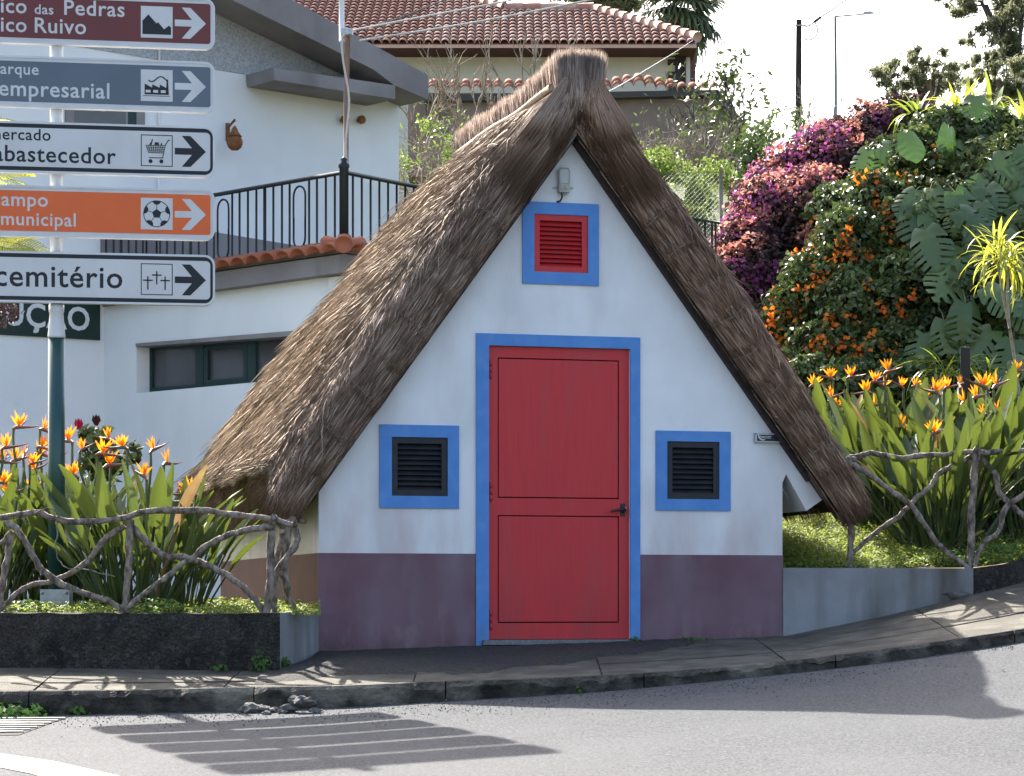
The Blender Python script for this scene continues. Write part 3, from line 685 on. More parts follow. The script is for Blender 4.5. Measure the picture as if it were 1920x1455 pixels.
# eave brushes (cut ends)
for sd, mt, cc, N in ((LS, M['straw_brown'], (.45, LS.C), 12000), (RS, M['straw_brown'], (.2, RS.C), 4500)):
    c = rng.uniform(*cc, N); Tn = sd.T(sd.L) * np.interp(c, sd.c, sd.pn); off = -rng.uniform(0, .98, N) * Tn * np.clip(c / .7, .3, 1)
    fr_ = np.clip(-off / (Tn + 1e-6), 0, 1); e = sd.L + .02 + .05 * rng.random(N) - sd.cutback(c) * (1 - fr_)
    p0 = sd.S(e - .25, c, off); p1 = sd.S(e - .1, c, off); p2 = sd.S(e, c + rng.normal(0, .02, N), off); p2[:, 2] -= .02 * rng.random(N)
    straws('eave_straw', p0, p1, p2, .009, mt, roof, .35 + rng.normal(0, .25, N))
    # verge toes at the bottom front
    N2 = 2200; c = rng.uniform(0, .6, N2); x = sd.L - rng.uniform(.15, .45, N2); off = -rng.uniform(0, .08, N2)
    e = sd.L + rng.uniform(-.03, .09, N2)
    straws('verge_toe', sd.S(x, c, off), sd.S((x + e) / 2, c, off + .005), sd.S(e, c + rng.normal(0, .03, N2), off + .01 * rng.random(N2)), .008, M['straw_grey'] if sd is LS else mt, roof, .3 + rng.normal(0, .22, N2))
# ridge cap: upright bundle
zt = fu(1076, 106)[1]; zs = fu(1076, 178)[1]; UC0, UC1 = fu(1039, 140)[0], fu(1115, 140)[0]; VR = 2.65
zt_r = zt + .02
ridge_b = MB(); hbox(ridge_b, UC0 + .02, UC1 - .02, -.165, VR, zs - .08, zt - .07); rb = ridge_b.build('ridge_core', M['thatch_body'], roof)
def ridge_top(v): return zt - .05 + .05 * np.exp(-((v + .1) / .3) ** 2) - .035 * np.clip((v - .15) / .3, 0, 1) + .02 * vnoise(v * 4, v * 0, 77)
def upright(N, face):
    if face == 'front': u = rng.uniform(UC0, UC1, N); v = np.full(N, -.185) + .03 * ((u - (UC0 + UC1) / 2) / .16) ** 2
    elif face == 'left': v = rng.uniform(-.17, VR, N); u = np.full(N, UC0)
    elif face == 'right': v = rng.uniform(-.17, VR, N); u = np.full(N, UC1)
    else: v = rng.uniform(-.17, VR, N); u = rng.uniform(UC0, UC1, N)
    out = {'front': (0, -1), 'left': (-1, 0), 'right': (1, 0), 'top': (0, 0)}[face]
    lay = rng.random(N); u = u + out[0] * .015 * lay; v = v + out[1] * .015 * lay
    z0 = (zs - .1 + rng.uniform(-.05, .12, N)) if face != 'top' else ridge_top(v) - .12; z2 = ridge_top(v) + rng.normal(-.01, .016, N) - .010 * np.clip(np.abs(u - (UC0 + UC1) / 2) / ((UC1 - UC0) / 2), 0, 1.2) ** 2.5 + .015
    short = rng.random(N) < .3; z2 = np.where(short & (face != 'top'), z0 + rng.uniform(.12, .3, N), z2); z2 = np.minimum(z2, ridge_top(v) + .03)
    fl = .015 * rng.random(N); du = rng.normal(0, .012, N)
    p0 = np.stack([u, v, z0], 1); p1 = np.stack([u + du * .5 + out[0] * .004, v + out[1] * .004, (z0 + z2) / 2], 1)
    p2 = np.stack([u + du + out[0] * fl * 1.2, v + rng.normal(0, .012, N) + out[1] * fl * 1.2, z2], 1)
    return straws('ridge_straw', p0, p1, p2, .0075 * rng.uniform(.7, 1.3, N), M['straw_grey'], roof, .4 + .2 * vnoise(u * 30, v * 25, 61) + rng.normal(0, .2, N))
upright(1700, 'front'); upright(7500, 'left'); upright(4500, 'right'); upright(2500, 'top')
# fans flowing from the ridge tie down on to the slopes
for sd, sg in ((LS, -1), (RS, 1)):
    for mode in ('front', 'side'):
        N = 2600 if mode == 'front' else 6500
        f = rng.random(N); uc = (UC0 + UC1) / 2; hw = (UC1 - UC0) / 2
        xe = rng.uniform(.15, .75, N)
        if mode == 'front':
            c_e = f * .62; p0 = np.stack([uc + sg * hw * f, -.188 + .0 * f, zs + .02 + 0 * f], 1)
        else:
            v0 = rng.uniform(-.15, VR, N); c_e = np.interp(np.clip(v0, -.1, 9), [-.15, .26, sd.dtop], [.5, sd.c[6], sd.C]); p0 = np.stack([uc + sg * hw + 0 * f, v0, zs + .01 - .02 * f], 1)
        lay = rng.random(N); p2 = sd.S(xe, c_e + rng.normal(0, .025, N), .005 + .03 * lay); m = sd.S(xe * .35 - .05, c_e, .012 + .02 * lay)
        p1 = .25 * p0 + .75 * m
        st = rng.uniform(0, .35, N)[:, None]; p0 = p0 * (1 - st) + p1 * st
        okm = (p2[:, 0] - A[0]) * sg > -.02
        straws('fan_straw', p0[okm], p1[okm], p2[okm], .0078 * rng.uniform(.7, 1.3, okm.sum()), M['straw_grey'] if sg < 0 else M['straw_brown'], roof, (.45 + .2 * vnoise(f * 40, xe * 3, 66) + rng.normal(0, .2, N))[okm])
    N = 1500; c = rng.uniform(.03, .42, N); x = rng.uniform(-.12, .35, N); p2 = sd.S(x, c, .02 + .012 * rng.random(N)); p2[:, 1] = np.minimum(p2[:, 1], -.165)
    p0 = np.stack([uc + sg * hw * (c / .42) * .95, np.full(N, -.193), np.full(N, zs + .05) + rng.uniform(-.04, .03, N)], 1); p1 = (p0 + p2) / 2; p1[:, 1] -= .012
    okm = (p2[:, 0] - A[0]) * sg > -.012
    straws('fan_straw', p0[okm], p1[okm], p2[okm], .0078, M['straw_grey'] if sg < 0 else M['straw_brown'], roof, (.42 + rng.normal(0, .25, N))[okm])
# ridge poles, tie wires, sticks
def hpole(pts, r, name='ridge_pole', mat='pole_wood'):
    mb = MB(); q = cr(pts, 5); mb.tube(q, [r * (1 + .12 * math.sin(7 * i)) for i in range(len(q))], 8, jit=.12); mb.build(name, M[mat], roof)
uo = UC0 - .035
hpole([H(uo, -.05, zs + .035), H(uo - .012, .7, zs + .0), H(uo + .004, 1.5, zs + .02), H(uo - .01, 2.62, zs - .005)], .024)
hpole([H(UC1 + .035, -.16, zs - .005), H(UC1 + .04, 1.2, zs + .01), H(UC1 + .035, 2.6, zs)], .022)
def s_at(sd, x, c, off): return V3(HW(sd.S(np.array([x]), np.array([c]), off))[0])
hpole([s_at(LS, .16, .72, .03), s_at(LS, .22, 1.0, .035), s_at(LS, .26, 1.3, .02)], .013, 'stick')
hpole([s_at(LS, .33, .62, .03), s_at(LS, .34, .68, .05), s_at(LS, .35, .72, .06)], .014, 'stick')
hpole([s_at(LS, .62, 1.75, .02), s_at(LS, .64, 1.95, .05), s_at(LS, .68, 2.1, .05)], .012, 'stick')
for sd, n0 in ((LS, 7), (RS, 9)):
    for k in range(n0):
        x = .45 + k * (sd.L - .6) / n0 + rs.uniform(-.04, .04)
        mb = MB(); mb.tube([s_at(sd, x + .03 * (c - .2) + .012 * math.sin(c * 20 + k), c, .019) for c in np.linspace(rs.uniform(.0, .06), rs.uniform(.22, .36), 14)], .002, 4); mb.build('tie_wire', M['wire'], roof)
mb = MB(); mb.tube([H(u, -.20 + .03 * ((u - (UC0 + UC1) / 2) / .16) ** 2, zs + .012) for u in np.linspace(UC0 - .01, UC1 + .01, 10)], .003, 4); mb.build('tie_wire', M['wire'], roof)
# lamp and plaque on the gable
lp = thing('wall_lamp', 'weathered oval bulkhead lamp with bent cable under the gable peak', 'lamp', tuple(HF(1055, 345)), TH)
u0, z0 = fu(1055, 334)
mb = MB().prism([H(u0 + a, .0, z0 + b) for a, b in [(-.034, -.05), (.034, -.05), (.036, .04), (.028, .062), (-.028, .062), (-.036, .04)]], H(0, -.045, 0) - H(0, 0, 0)); mb.build('glass', M['lamp_glass'], lp, bevel=.012)
mb = MB(); hbox(mb, u0 - .04, u0 + .036, -.052, -.0, z0 - .105, z0 - .048); hbox(mb, u0 - .03, u0 - .012, -.06, -.0525, z0 - .09, z0 - .06); hbox(mb, u0 + .0, u0 + .016, -.06, -.0525, z0 - .085, z0 - .055); mb.build('housing', M['lamp_body'], lp, bevel=.004)
mb = MB().ring([H(u0 + a * 1.12, -.03, z0 + b * 1.1) for a, b in [(-.034, -.05), (.034, -.05), (.036, .04), (.028, .062), (-.028, .062), (-.036, .04)]], [H(u0 + a, -.03, z0 + b) for a, b in [(-.034, -.05), (.034, -.05), (.036, .04), (.028, .062), (-.028, .062), (-.036, .04)]], H(0, -.01, 0) - H(0, 0, 0)); mb.build('guard_ring', M['lamp_body'], lp)
mb = MB().tube(cr([H(u0 - .016, -.03, z0 - .1), H(u0 - .016, -.035, z0 - .14), H(u0 - .03, -.03, z0 - .165), H(u0 - .042, -.006, z0 - .165)], 5), .006, 8); mb.build('cable', M['black_metal'], lp)
mb = MB(); hbox(mb, u0 + .004, u0 + .014, -.03, -.02, z0 - .125, z0 - .105); hbox(mb, u0 - .075, u0 - .04, -.01, -.004, z0 - .072, z0 - .066); hbox(mb, u0 + .036, u0 + .075, -.01, -.004, z0 - .07, z0 - .064); mb.build('bracket', M['lamp_body'], lp)
pq = thing('wall_plaque', 'small dark blue plaque with white wave emblem near the right eave', 'plaque', tuple(HF(1437, 822)), TH)
a0, a1, b0, b1 = rect(1413, 812.5, 1461, 830)
mb = MB(); hbox(mb, a0, a1, -.030, -.001, b0, b1); mb.build('plate', M['galv'], pq)
c0_, c1_, d0_, d1_ = rect(1417, 816, 1458, 827.5)
mb = MB(); hbox(mb, c0_, c1_, -.034, -.0305, d0_, d1_); mb.build('panel', M['plaque'], pq)
mb = MB(); hh = d1_ - d0_
def arc(cx, cz, r, t, q0, q1):
    o = [H(cx + r * math.cos(q), -.0345, cz + r * math.sin(q)) for q in np.linspace(q0, q1, 10)]
    i = [H(cx + t[0] + (r - t[1]) * math.cos(q), -.0345, cz + t[2] + (r - t[1]) * math.sin(q)) for q in np.linspace(q1, q0, 10)]
    mb.prism(o + i, H(0, -.001, 0) - H(0, 0, 0))
arc(c0_ + hh * .95, d0_ + hh * .95, hh * .88, (.006, .002, .007), math.pi, math.pi * 1.6)
arc(c0_ + hh * .8, d0_ + hh * 1.25, hh * .62, (0, .005, 0), math.pi * 1.25, math.pi * 1.6); arc(c0_ + hh * .95, d0_ + hh * 1.05, hh * .55, (0, .005, 0), math.pi * 1.2, math.pi * 1.6)
mb.build('emblem', M['s_white'], pq)
mb = MB()
for r_, (e0, e1) in enumerate(((.27, .6), (.29, .6))):
    x = c0_ + (c1_ - c0_) * e0; zz = d1_ - hh * (.22 + .24 * r_)
    while x < c0_ + (c1_ - c0_) * e1:
        wq = rs.uniform(.004, .009); hbox(mb, x, x + wq, -.0352, -.0342, zz - .0045, zz + .001); x += wq + .002
mb.build('lettering', M['s_white'], pq)
mb = MB().lathe(H(a0 + .006, -.030, b1 - .007), [(.004, 0), (.004, .003)], 8, axis=-(H(0, 1, 0) - H(0, 0, 0))); mb.build('screw', M['gap'], pq)

# ================================================================== WALLS IN FRONT
pw = thing('planter_wall', 'low dark mossy concrete planter wall left of the house', 'wall', tuple(P(260, 1255, 17.2)))
a, b = P(-420, 1148.5, 17.15), P(525, 1150.5, 17.2); dn = CZ - .75
n_ = 60; vs = []; fs = []
for i in range(n_ + 1):
    t = i / n_; p = a.lerp(b, t)
    for k in range(9):
        q = k / 8; z = dn * (1 - q) + p.z * q; e = .012 * float(vnoise(p.x * 6, z * 9, 3)) + .008 * float(vnoise(p.x * 21, z * 23, 4)) if 0 < i < n_ else 0
        vs.append((p.x, p.y + e, z + (.006 * float(vnoise(p.x * 9, 2, 8)) if k == 8 else 0)))
    vs.append((p.x, p.y + .2, p.z + .004))
for i in range(n_):
    for k in range(9): fs.append((i * 10 + k, (i + 1) * 10 + k, (i + 1) * 10 + k + 1, i * 10 + k + 1))
mb = MB().add(vs, fs); mb.box(V3((a.x, a.y + .02, dn)), b - V3((.012, 0, 0)) - a, V3((0, .17, 0)), V3((0, 0, a.z - dn - .01))); mb.build('mossy_face', M['moss_concrete'], pw)
c_ = P(597.5, 1141, 17.93)
mb = MB().hexa([V3((b.x, b.y - .004, dn)), V3((c_.x, c_.y, dn)), V3((c_.x - .15, c_.y + .05, dn)), V3((b.x - .012, b.y + .2, dn)), b + V3((0, -.004, .003)), c_ + V3((0, 0, .003)), c_ + V3((-.15, .05, .003)), b + V3((-.012, .2, .003))])
mb.build('return_face', M['grey_render'], pw)
rw = thing('retaining_wall', 'grey rendered retaining wall right of the house with a mossy curved end', 'wall', tuple(P(1640, 1160, 18.9)))
def rwall(pts, mat, name, rough=0.0):
    vs, fs = [], []; q = []
    for k in range(len(pts) - 1):
        for t in np.linspace(0, 1, 14, endpoint=False): q.append(V3(pts[k]).lerp(V3(pts[k + 1]), t))
    q.append(V3(pts[-1])); n = len(q)
    for i, p in enumerate(q):
        for k in range(7):
            z = (CZ - .5) * (1 - k / 6) + p.z * k / 6; e = rough * float(vnoise(p.x * 8, z * 10, 13)) if 0 < i < n - 1 else 0
            vs.append((p.x, p.y + e, z))
        vs += [(p.x - .02, p.y + .18, p.z - .02), (p.x - .02, p.y + .18, CZ - .5)]
    for i in range(n - 1):
        for k in range(8): fs.append((i * 9 + k, (i + 1) * 9 + k, (i + 1) * 9 + k + 1, i * 9 + k + 1))
    fs += [tuple(range(9)), tuple(range((n - 1) * 9, n * 9))[::-1]]
    return MB().add(vs, fs).build(name, mat, rw)
rwall([P(1468.5, 1064.5, 18.83), P(1640, 1065, 18.86), P(1825, 1065.5, 18.92)], M['grey_render'], 'rendered_face')
rwall([P(1825.5, 1065, 18.93), P(1880, 1058, 19.05), P(1925, 1045, 19.25), V3((4.8, 20.25, CZ + .42)), V3((7.5, 21.6, CZ + .62)), V3((12, 23.9, CZ + .9))], M['moss_concrete'], 'mossy_end', .02)
mb = MB()      # rough mortar footing at wall base
q = [pav(x, 1.0) for x in np.linspace(1.95, 3.25, 26)]
mb.tube([p + V3((0, -.0 + .008 * math.sin(i * 2.1), .0)) for i, p in enumerate(q)], [.028 + .008 * math.sin(i * 1.7) for i in range(26)], 7, jit=.5); mb.build('footing', M['kerb'], rw)

# ================================================================== RUSTIC FENCES
def branch(fence, pts, r, name, Y, mat='bark', n=7, jit=.3, taper=.85):
    w_ = [P(p[0], p[1], (p[2] if len(p) > 2 else Y)) for p in pts]; q = cr(w_, n); m = len(q)
    kn = [1 + .28 * max(0, float(vnoise(i * .55 + r * 999, pts[0][0] * .1, 5)) - .2) for i in range(m)]
    rr = [r * .86 * kn[i] * (1 - (1 - taper) * i / m) for i in range(m)]
    q = [p + V3((.006 * float(vnoise(i * .7, pts[0][0], 9)), 0, .006 * float(vnoise(i * .7, pts[0][1], 19)))) for i, p in enumerate(q)]
    mb = MB(); mb.tube(q, rr, 10, jit=jit); mb.build(name, M[mat], fence)
fl = thing('rustic_fence', 'gnarled branch fence on the mossy planter left of the house', 'fence', tuple(P(260, 1150, 17.25)))
Y = 17.25
branch(fl, [(-160, 985), (-60, 975), (20, 968), (70, 961), (110, 975), (190, 977), (240, 968), (290, 957), (390, 958), (430, 965), (480, 968), (520, 976), (548, 984)], .024, 'top_rail', Y, n=4)
branch(fl, [(20, 1000), (12, 1060), (-4, 1145)], .027, 'post', Y + .02)
branch(fl, [(8, 982), (30, 990), (60, 1040), (90, 1080), (150, 1110), (205, 1128), (232, 1146)], .025, 'brace', Y - .03)
branch(fl, [(234, 985), (195, 1012), (165, 1052), (110, 1085), (50, 1100), (15, 1128), (-6, 1148)], .022, 'brace', Y + .035)
branch(fl, [(246, 975), (241, 1060), (234, 1148)], .03, 'post', Y + .01)
branch(fl, [(240, 976), (272, 1015), (310, 1042), (355, 1048), (420, 1075), (470, 1115), (494, 1146)], .026, 'brace', Y + .04)
branch(fl, [(512, 987), (470, 993), (410, 1010), (360, 1045), (300, 1090), (232, 1146)], .024, 'brace', Y - .03)
branch(fl, [(510, 972), (507, 1060), (501, 1149)], .031, 'post', Y)
branch(fl, [(552, 990), (556, 1018), (522, 1066), (516, 1100), (513, 1149)], .025, 'brace', Y + .12)
branch(fl, [(541, 975, 17.75), (533, 1050, 17.75), (538, 1110, 17.75), (553, 1146, 17.75)], .034, 'post', 17.75)
branch(fl, [(530, 1000, 17.5), (520, 1050, 17.5), (533, 1090, 17.6), (545, 1140, 17.7)], .02, 'brace', 17.6)
branch(fl, [(512, 968, 17.2), (528, 985, 17.4), (545, 978, 17.75), (570, 976, 18.0)], .024, 'return_rail', 17.5)
branch(fl, [(548, 975, 17.35), (553, 985, 17.4)], .03, 'rail_stub', 17.35)
branch(fl, [(62, 962), (92, 952), (104, 968), (107, 1000), (105, 1035), (120, 1062), (160, 1068), (216, 1082)], .0055, 'tendril', Y - .06, jit=.05)
branch(fl, [(-40, 1050), (0, 1020), (22, 995)], .02, 'brace', Y + .02)
frt = thing('rustic_fence', 'gnarled branch fence above the grey wall right of the house', 'fence', tuple(P(1720, 1062, 19.0)))
Y = 19.0
branch(frt, [(1590, 859), (1615, 855), (1639, 850), (1685, 858), (1746, 854), (1823, 848), (1862, 848), (1925, 846), (2010, 842, 19.6), (2090, 836, 20.1), (2180, 832, 20.4)], .023, 'top_rail', Y)
branch(frt, [(1600, 858), (1597, 960), (1594, 1066)], .026, 'post', Y + .02)
branch(frt, [(1586, 864), (1615, 880), (1661, 914), (1708, 947), (1746, 1002), (1773, 1033), (1818, 1066)], .024, 'brace', Y - .03)
branch(frt, [(1823, 856), (1792, 870), (1762, 887), (1746, 910), (1719, 933), (1692, 962), (1631, 1006), (1596, 1041), (1588, 1064)], .022, 'brace', Y + .03)
branch(frt, [(1832, 846), (1823, 952), (1820, 1066)], .033, 'post', Y)
branch(frt, [(1838, 860), (1866, 887), (1873, 922), (1900, 949), (1935, 985), (1980, 1050)], .025, 'brace', Y + .03)
branch(frt, [(1990, 860), (1935, 915), (1885, 952), (1873, 995), (1842, 1022), (1827, 1060)], .023, 'brace', Y - .03)
branch(frt, [(2068, 838, 20.0), (2066, 930, 20.0), (2062, 1040, 20.0)], .03, 'post', 20.0)
branch(frt, [(1826, 838), (1838, 852)], .032, 'rail_knot', Y - .02)
branch(frt, [(1586, 862), (1606, 862)], .03, 'rail_knot', Y - .02)

# ================================================================== DIRECTION SIGN POST
SA = math.radians(9.5); sdir = V3((math.cos(SA), math.sin(SA), 0)); snrm = V3((math.sin(SA), -math.cos(SA), 0)); UPZ = V3((0, 0, 1))
SPY = 18.3; sp0 = P(106, 1142, SPY)
sign = thing('direction_signpost', 'green signpost with five white framed direction panels left of the house', 'sign', tuple(sp0))
def post_seg(py0, py1, r0, r1, name, mat, prof=None):
    z0 = P(106, py0, SPY).z; z1 = P(106, py1, SPY).z; c = V3((sp0.x, sp0.y, min(z0, z1))); h = abs(z1 - z0)
    MB().lathe(c, prof(h) if prof else [(r0, 0), (r1, h)], 24).build(name, M[mat], sign)
post_seg(1112, 634, .058, .058, 'post', 'green_post')
post_seg(634, 572, 0, 0, 'collar', 'alu_white', lambda h: [(.0605, -.0), (.0605, .015), (.05, h * .55), (.047, h * .75), (.052, h * .8), (.052, h)])
post_seg(572, -60, .045, .045, 'upper_tube', 'alu_white')
mb = MB(); bc = V3((sp0.x, sp0.y, sp0.z))
for k in (-1, 1):
    mb = MB(); mb.box(bc + V3((-.1, -.075 if k < 0 else .065, -.0)), V3((.2, 0, 0)), V3((0, .012, 0)), V3((0, 0, .135))); mb.build('clamp_plate', M['galv'], sign)
mb = MB(); mb.box(bc + V3((-.13, -.12, -.03)), V3((.26, 0, 0)), V3((0, .24, 0)), V3((0, 0, .03))); mb.build('base_plate', M['galv'], sign)
mb = MB(); mb.box(bc + V3((-.065, -.064, .0005)), V3((.13, 0, 0)), V3((0, .128, 0)), V3((0, 0, .12))); mb.build('socket', M['galv'], sign)
for dx in (-.085, .08):
    for dz in (.03, .11):
        MB().lathe(bc + V3((dx, -.076, dz)), [(.011, 0), (.011, .012), (.006, .013), (.006, .02)], 6, axis=(0, -1, 0)).build('bolt', M['galv'], sign)
for dx in (-.11, .1): MB().lathe(bc + V3((dx, -.1, 0)), [(.013, 0), (.013, .014), (.007, .015), (.007, .03)], 6).build('bolt', M['galv'], sign)
KS = 1 / 272.0
def text_mesh(s, off=.012):
    cu = bpy.data.curves.new('t', 'FONT'); cu.body = s; cu.offset = off; cu.resolution_u = 3; cu.space_character = 1.06
    o = bpy.data.objects.new('t', cu); COL.objects.link(o); bpy.context.view_layer.update()
    me = bpy.data.meshes.new_from_object(o.evaluated_get(bpy.context.evaluated_depsgraph_get()))
    bpy.data.objects.remove(o); bpy.data.curves.remove(cu)
    n = len(me.vertices); co = np.empty(n * 3, np.float32); me.vertices.foreach_get('co', co); co = co.reshape(-1, 3).astype(float)
    fs = [tuple(p.vertices) for p in me.polygons]; bpy.data.meshes.remove(me); return co, fs
XH = text_mesh('x')[0][:, 1].max()
class Panel:
    def __init__(s, pyc, face, border, ink, label):
        z = P(403, pyc, SPY).z    # centre height at the post line, corrected for yaw below
        Yr = SPY + 1.09 * math.sin(SA); zc = CZ + (HY - pyc) / F * Yr
        xr = (402 - HX) / F * Yr
        s.org = V3((xr, Yr, zc)) + snrm * .075; s.ink = ink
        s.o = s.shape(-462, 0, 47.5, 20, 0, face, None)
        def rr(x0, x1, h, r):
            pts = []
            for cx, cy, q0 in ((x1 - r, h - r, 0), (x0 + r, h - r, 90), (x0 + r, -h + r, 180), (x1 - r, -h + r, 270)):
                for k in range(7):
                    q = math.radians(q0 + 15 * k); pts.append((cx + r * math.cos(q), cy + r * math.sin(q)))
            return pts
        mb = MB().prism([s.p(x, y, 0) for x, y in rr(-462, 0, 47.5, 19)], -snrm * .055); s.o = mb.build('sign_panel', M['alu_white'], sign); s.o['label'] = label
        mb = MB().ring([s.p(x, y, 0) for x, y in rr(-462, 0, 47.5, 19)], [s.p(x, y, 0) for x, y in rr(-457, -4, 43.5, 16)], snrm * .006); mb.build('rim', M['alu_white'], s.o)
        if border: 
            mb = MB().prism([s.p(x, y, 0.0005) for x, y in rr(-457, -4, 43.5, 15)], snrm * .002); mb.build('border', M['s_black'], s.o)
            mb = MB().prism([s.p(x, y, 0.0028) for x, y in rr(-450, -9, 36, 8)], snrm * .0012); mb.build('face', M[face], s.o)
        else:
            mb = MB().prism([s.p(x, y, 0.0005) for x, y in rr(-457, -4, 43.5, 15)], snrm * .0015); mb.build('inner_rim', M['s_white'], s.o)
            mb = MB().prism([s.p(x, y, 0.0022) for x, y in rr(-452, -8.5, 37.5, 5)], snrm * .0018); mb.build('face', M[face], s.o)
        s.poly([(-75, 6.2), (-43, 6.2), (-62, 29), (-46, 29), (-17, 0), (-46, -29), (-62, -29), (-43, -6.2), (-75, -6.2)], ink, 'arrow')
    def shape(s, *a): return None
    def p(s, x, y, d): return s.org + sdir * x * KS + UPZ * y * KS + snrm * d
    def poly(s, pts, mat, name, d=.0045, parent=None):
        return MB().prism([s.p(x, y, d) for x, y in pts], snrm * .0008).build(name, M[mat], s.o)
    def polys(s, many, mat, name, d=.0045):
        mb = MB()
        for pts in many: mb.prism([s.p(x, y, d) for x, y in pts], snrm * .0008)
        return mb.build(name, M[mat], s.o)
    def line(s, a, b, w):
        dx, dy = b[0] - a[0], b[1] - a[1]; l = math.hypot(dx, dy); nx, ny = -dy / l * w / 2, dx / l * w / 2
        return [(a[0] + nx, a[1] + ny), (b[0] + nx, b[1] + ny), (b[0] - nx, b[1] - ny), (a[0] - nx, a[1] - ny)][::-1]
    def text(s, word, right, base, xh, off=.012):
        co, fs = text_mesh(word, off); k = xh / XH; x1 = co[:, 0].max() * k; xr = right - 402
        vs = [s.p(c[0] * k - x1 + xr, c[1] * k + base, .0046) for c in co]
        return MB().add(vs, fs).build('lettering', M[s.ink], s.o)
    def square(s, y0=-29.5, y1=29.5, x0=-138, x1=-79): return [(x0, y0), (x1, y0), (x1, y1), (x0, y1)]
    def box(s, mat, name='pictogram_field'): return s.poly(s.square(), mat, name, .0042)
p1_ = Panel(50, 's_brown', 0, 's_white', 'brown direction panel with mountain pictogram, topmost on the post')
p1_.text('Pico', 54, 8, 18); p1_.text('das', 103, 7.5, 12); p1_.text('Pedras', 234, 8, 18.5); p1_.text('Pico', 54, -27, 18); p1_.text('Ruivo', 163, -27, 18.5)
p1_.box('s_white'); p1_.poly([(-135, -23), (-82, -23), (-82, -9), (-86, -6), (-95, -13), (-106, 0), (-109, -2.5), (-124, 14), (-135, 2)], 's_black', 'pictogram', .0052)
p2_ = Panel(168, 's_slate', 0, 's_white', 'slate blue direction panel with factory pictogram')
p2_.text('parque', 76, 13, 13.5); p2_.text('empresarial', 206, -27, 19)
p2_.box('s_white'); p2_.polys([[(-131, -17), (-86, -17), (-87.5, 12), (-90, 12), (-91, -4), (-103, 2), (-103, -4), (-117, 2), (-117, -4), (-131, 3)]], 's_black', 'pictogram', .0052)
p2_.polys([[(x, -13.5), (x + 9, -13.5), (x + 9, -8.5), (x, -8.5)] for x in (-129, -115, -101)], 's_white', 'pictogram_windows', .0062)
p2_.polys([p2_.line((-134, -19.5), (-84, -19.5), 1)] + [p2_.line((x, 12 + 5 * math.sin((x + 124) / 34 * 6.28 + 3.6)), (x + 3, 12 + 5 * math.sin((x + 127) / 34 * 6.28 + 3.6)), 2.4) for x in range(-124, -90, 3)], 's_black', 'pictogram_smoke', .0052)
p3_ = Panel(289, 's_white', 1, 's_black', 'white direction panel with shopping cart pictogram')
p3_.text('mercado', 98, 13, 14); p3_.text('abastecedor', 218, -27, 19.8)
def frame_of(pn, t=1.6):
    sq = pn.square(); MB().ring([pn.p(x, y, .0042) for x, y in sq], [pn.p(x + (t if x < -100 else -t), y + (t if y < 0 else -t), .0042) for x, y in sq], snrm * .0008).build('pictogram_frame', M['s_black'], pn.o)
frame_of(p3_)
L_ = []; ln = p3_.line
for k in range(5): L_.append(ln((-129 + 1.2 * k, 9.5 - 3.4 * k), (-92 - .6 * k, 9.5 - 3.4 * k), 1.1))
for k in range(9): L_.append(ln((-128.5 + k * 4.5, 10), (-123.5 + k * 3.35, -4.5), 1.1))
L_ += [ln((-93, 10), (-87, 20), 1.6), ln((-87, 20), (-84, 20), 1.6), ln((-96, -4), (-97.5, -13.5), 1.4), ln((-123, -13.5), (-97, -13.5), 1.6)]
L_ += [[(-123 + 0, 10.5), (-118, 10.5), (-115.5, 21), (-117.5, 21), (-119, 16)], [(-113, 10.5), (-104, 10.5), (-105, 15.5), (-112, 15.5)], [(-102, 10.5), (-98, 10.5), (-99, 16)]]
for cx in (-120, -100): L_.append([(cx + 3.8 * math.cos(q), -20 + 3.8 * math.sin(q)) for q in np.linspace(0, 2 * math.pi, 14, endpoint=False)])
p3_.polys(L_, 's_black', 'pictogram', .0052)
p4_ = Panel(406.5, 's_orange', 0, 's_white', 'orange direction panel with football pictogram')
p4_.text('campo', 93, 8.5, 17); p4_.text('municipal', 144, -27, 16)
p4_.box('s_white'); C0 = (-108.5, 0)
def ngon(cx, cy, r, n, q0=90): return [(cx + r * math.cos(math.radians(q0 + 360 * k / n)), cy + r * math.sin(math.radians(q0 + 360 * k / n))) for k in range(n)]
MB().ring([p4_.p(x, y, .0052) for x, y in ngon(*C0, 25, 36)], [p4_.p(x, y, .0052) for x, y in ngon(*C0, 23.6, 36)], snrm * .0008).build('pictogram_ring', M['s_black'], p4_.o)
B_ = [ngon(*C0, 9, 5)]
for k in range(5):
    q = 90 + 72 * k; a_ = [(C0[0] + r * math.cos(math.radians(q + d)), C0[1] + r * math.sin(math.radians(q + d))) for r, d in ((24, -20), (24, -7), (24, 7), (24, 20), (18.5, 14), (16.5, 0), (18.5, -14))]; B_.append(a_)
    B_.append(p4_.line((C0[0] + 9 * math.cos(math.radians(q)), C0[1] + 9 * math.sin(math.radians(q))), (C0[0] + 17 * math.cos(math.radians(q)), C0[1] + 17 * math.sin(math.radians(q))), 1))
p4_.polys(B_, 's_black', 'pictogram', .0052)
p5_ = Panel(528.5, 's_white', 1, 's_black', 'white direction panel with three crosses pictogram, lowest on the post')
p5_.text('cemitério', 230, -17.5, 26.5); frame_of(p5_)
p5_.polys([q for cx, cy in ((-125, -7), (-108.5, 3), (-93, -7)) for q in (ln((cx, cy - 12.5), (cx, cy + 12.5), 2.4), ln((cx - 9, cy + 5), (cx + 9, cy + 5), 2.4))], 's_black', 'pictogram', .0052)

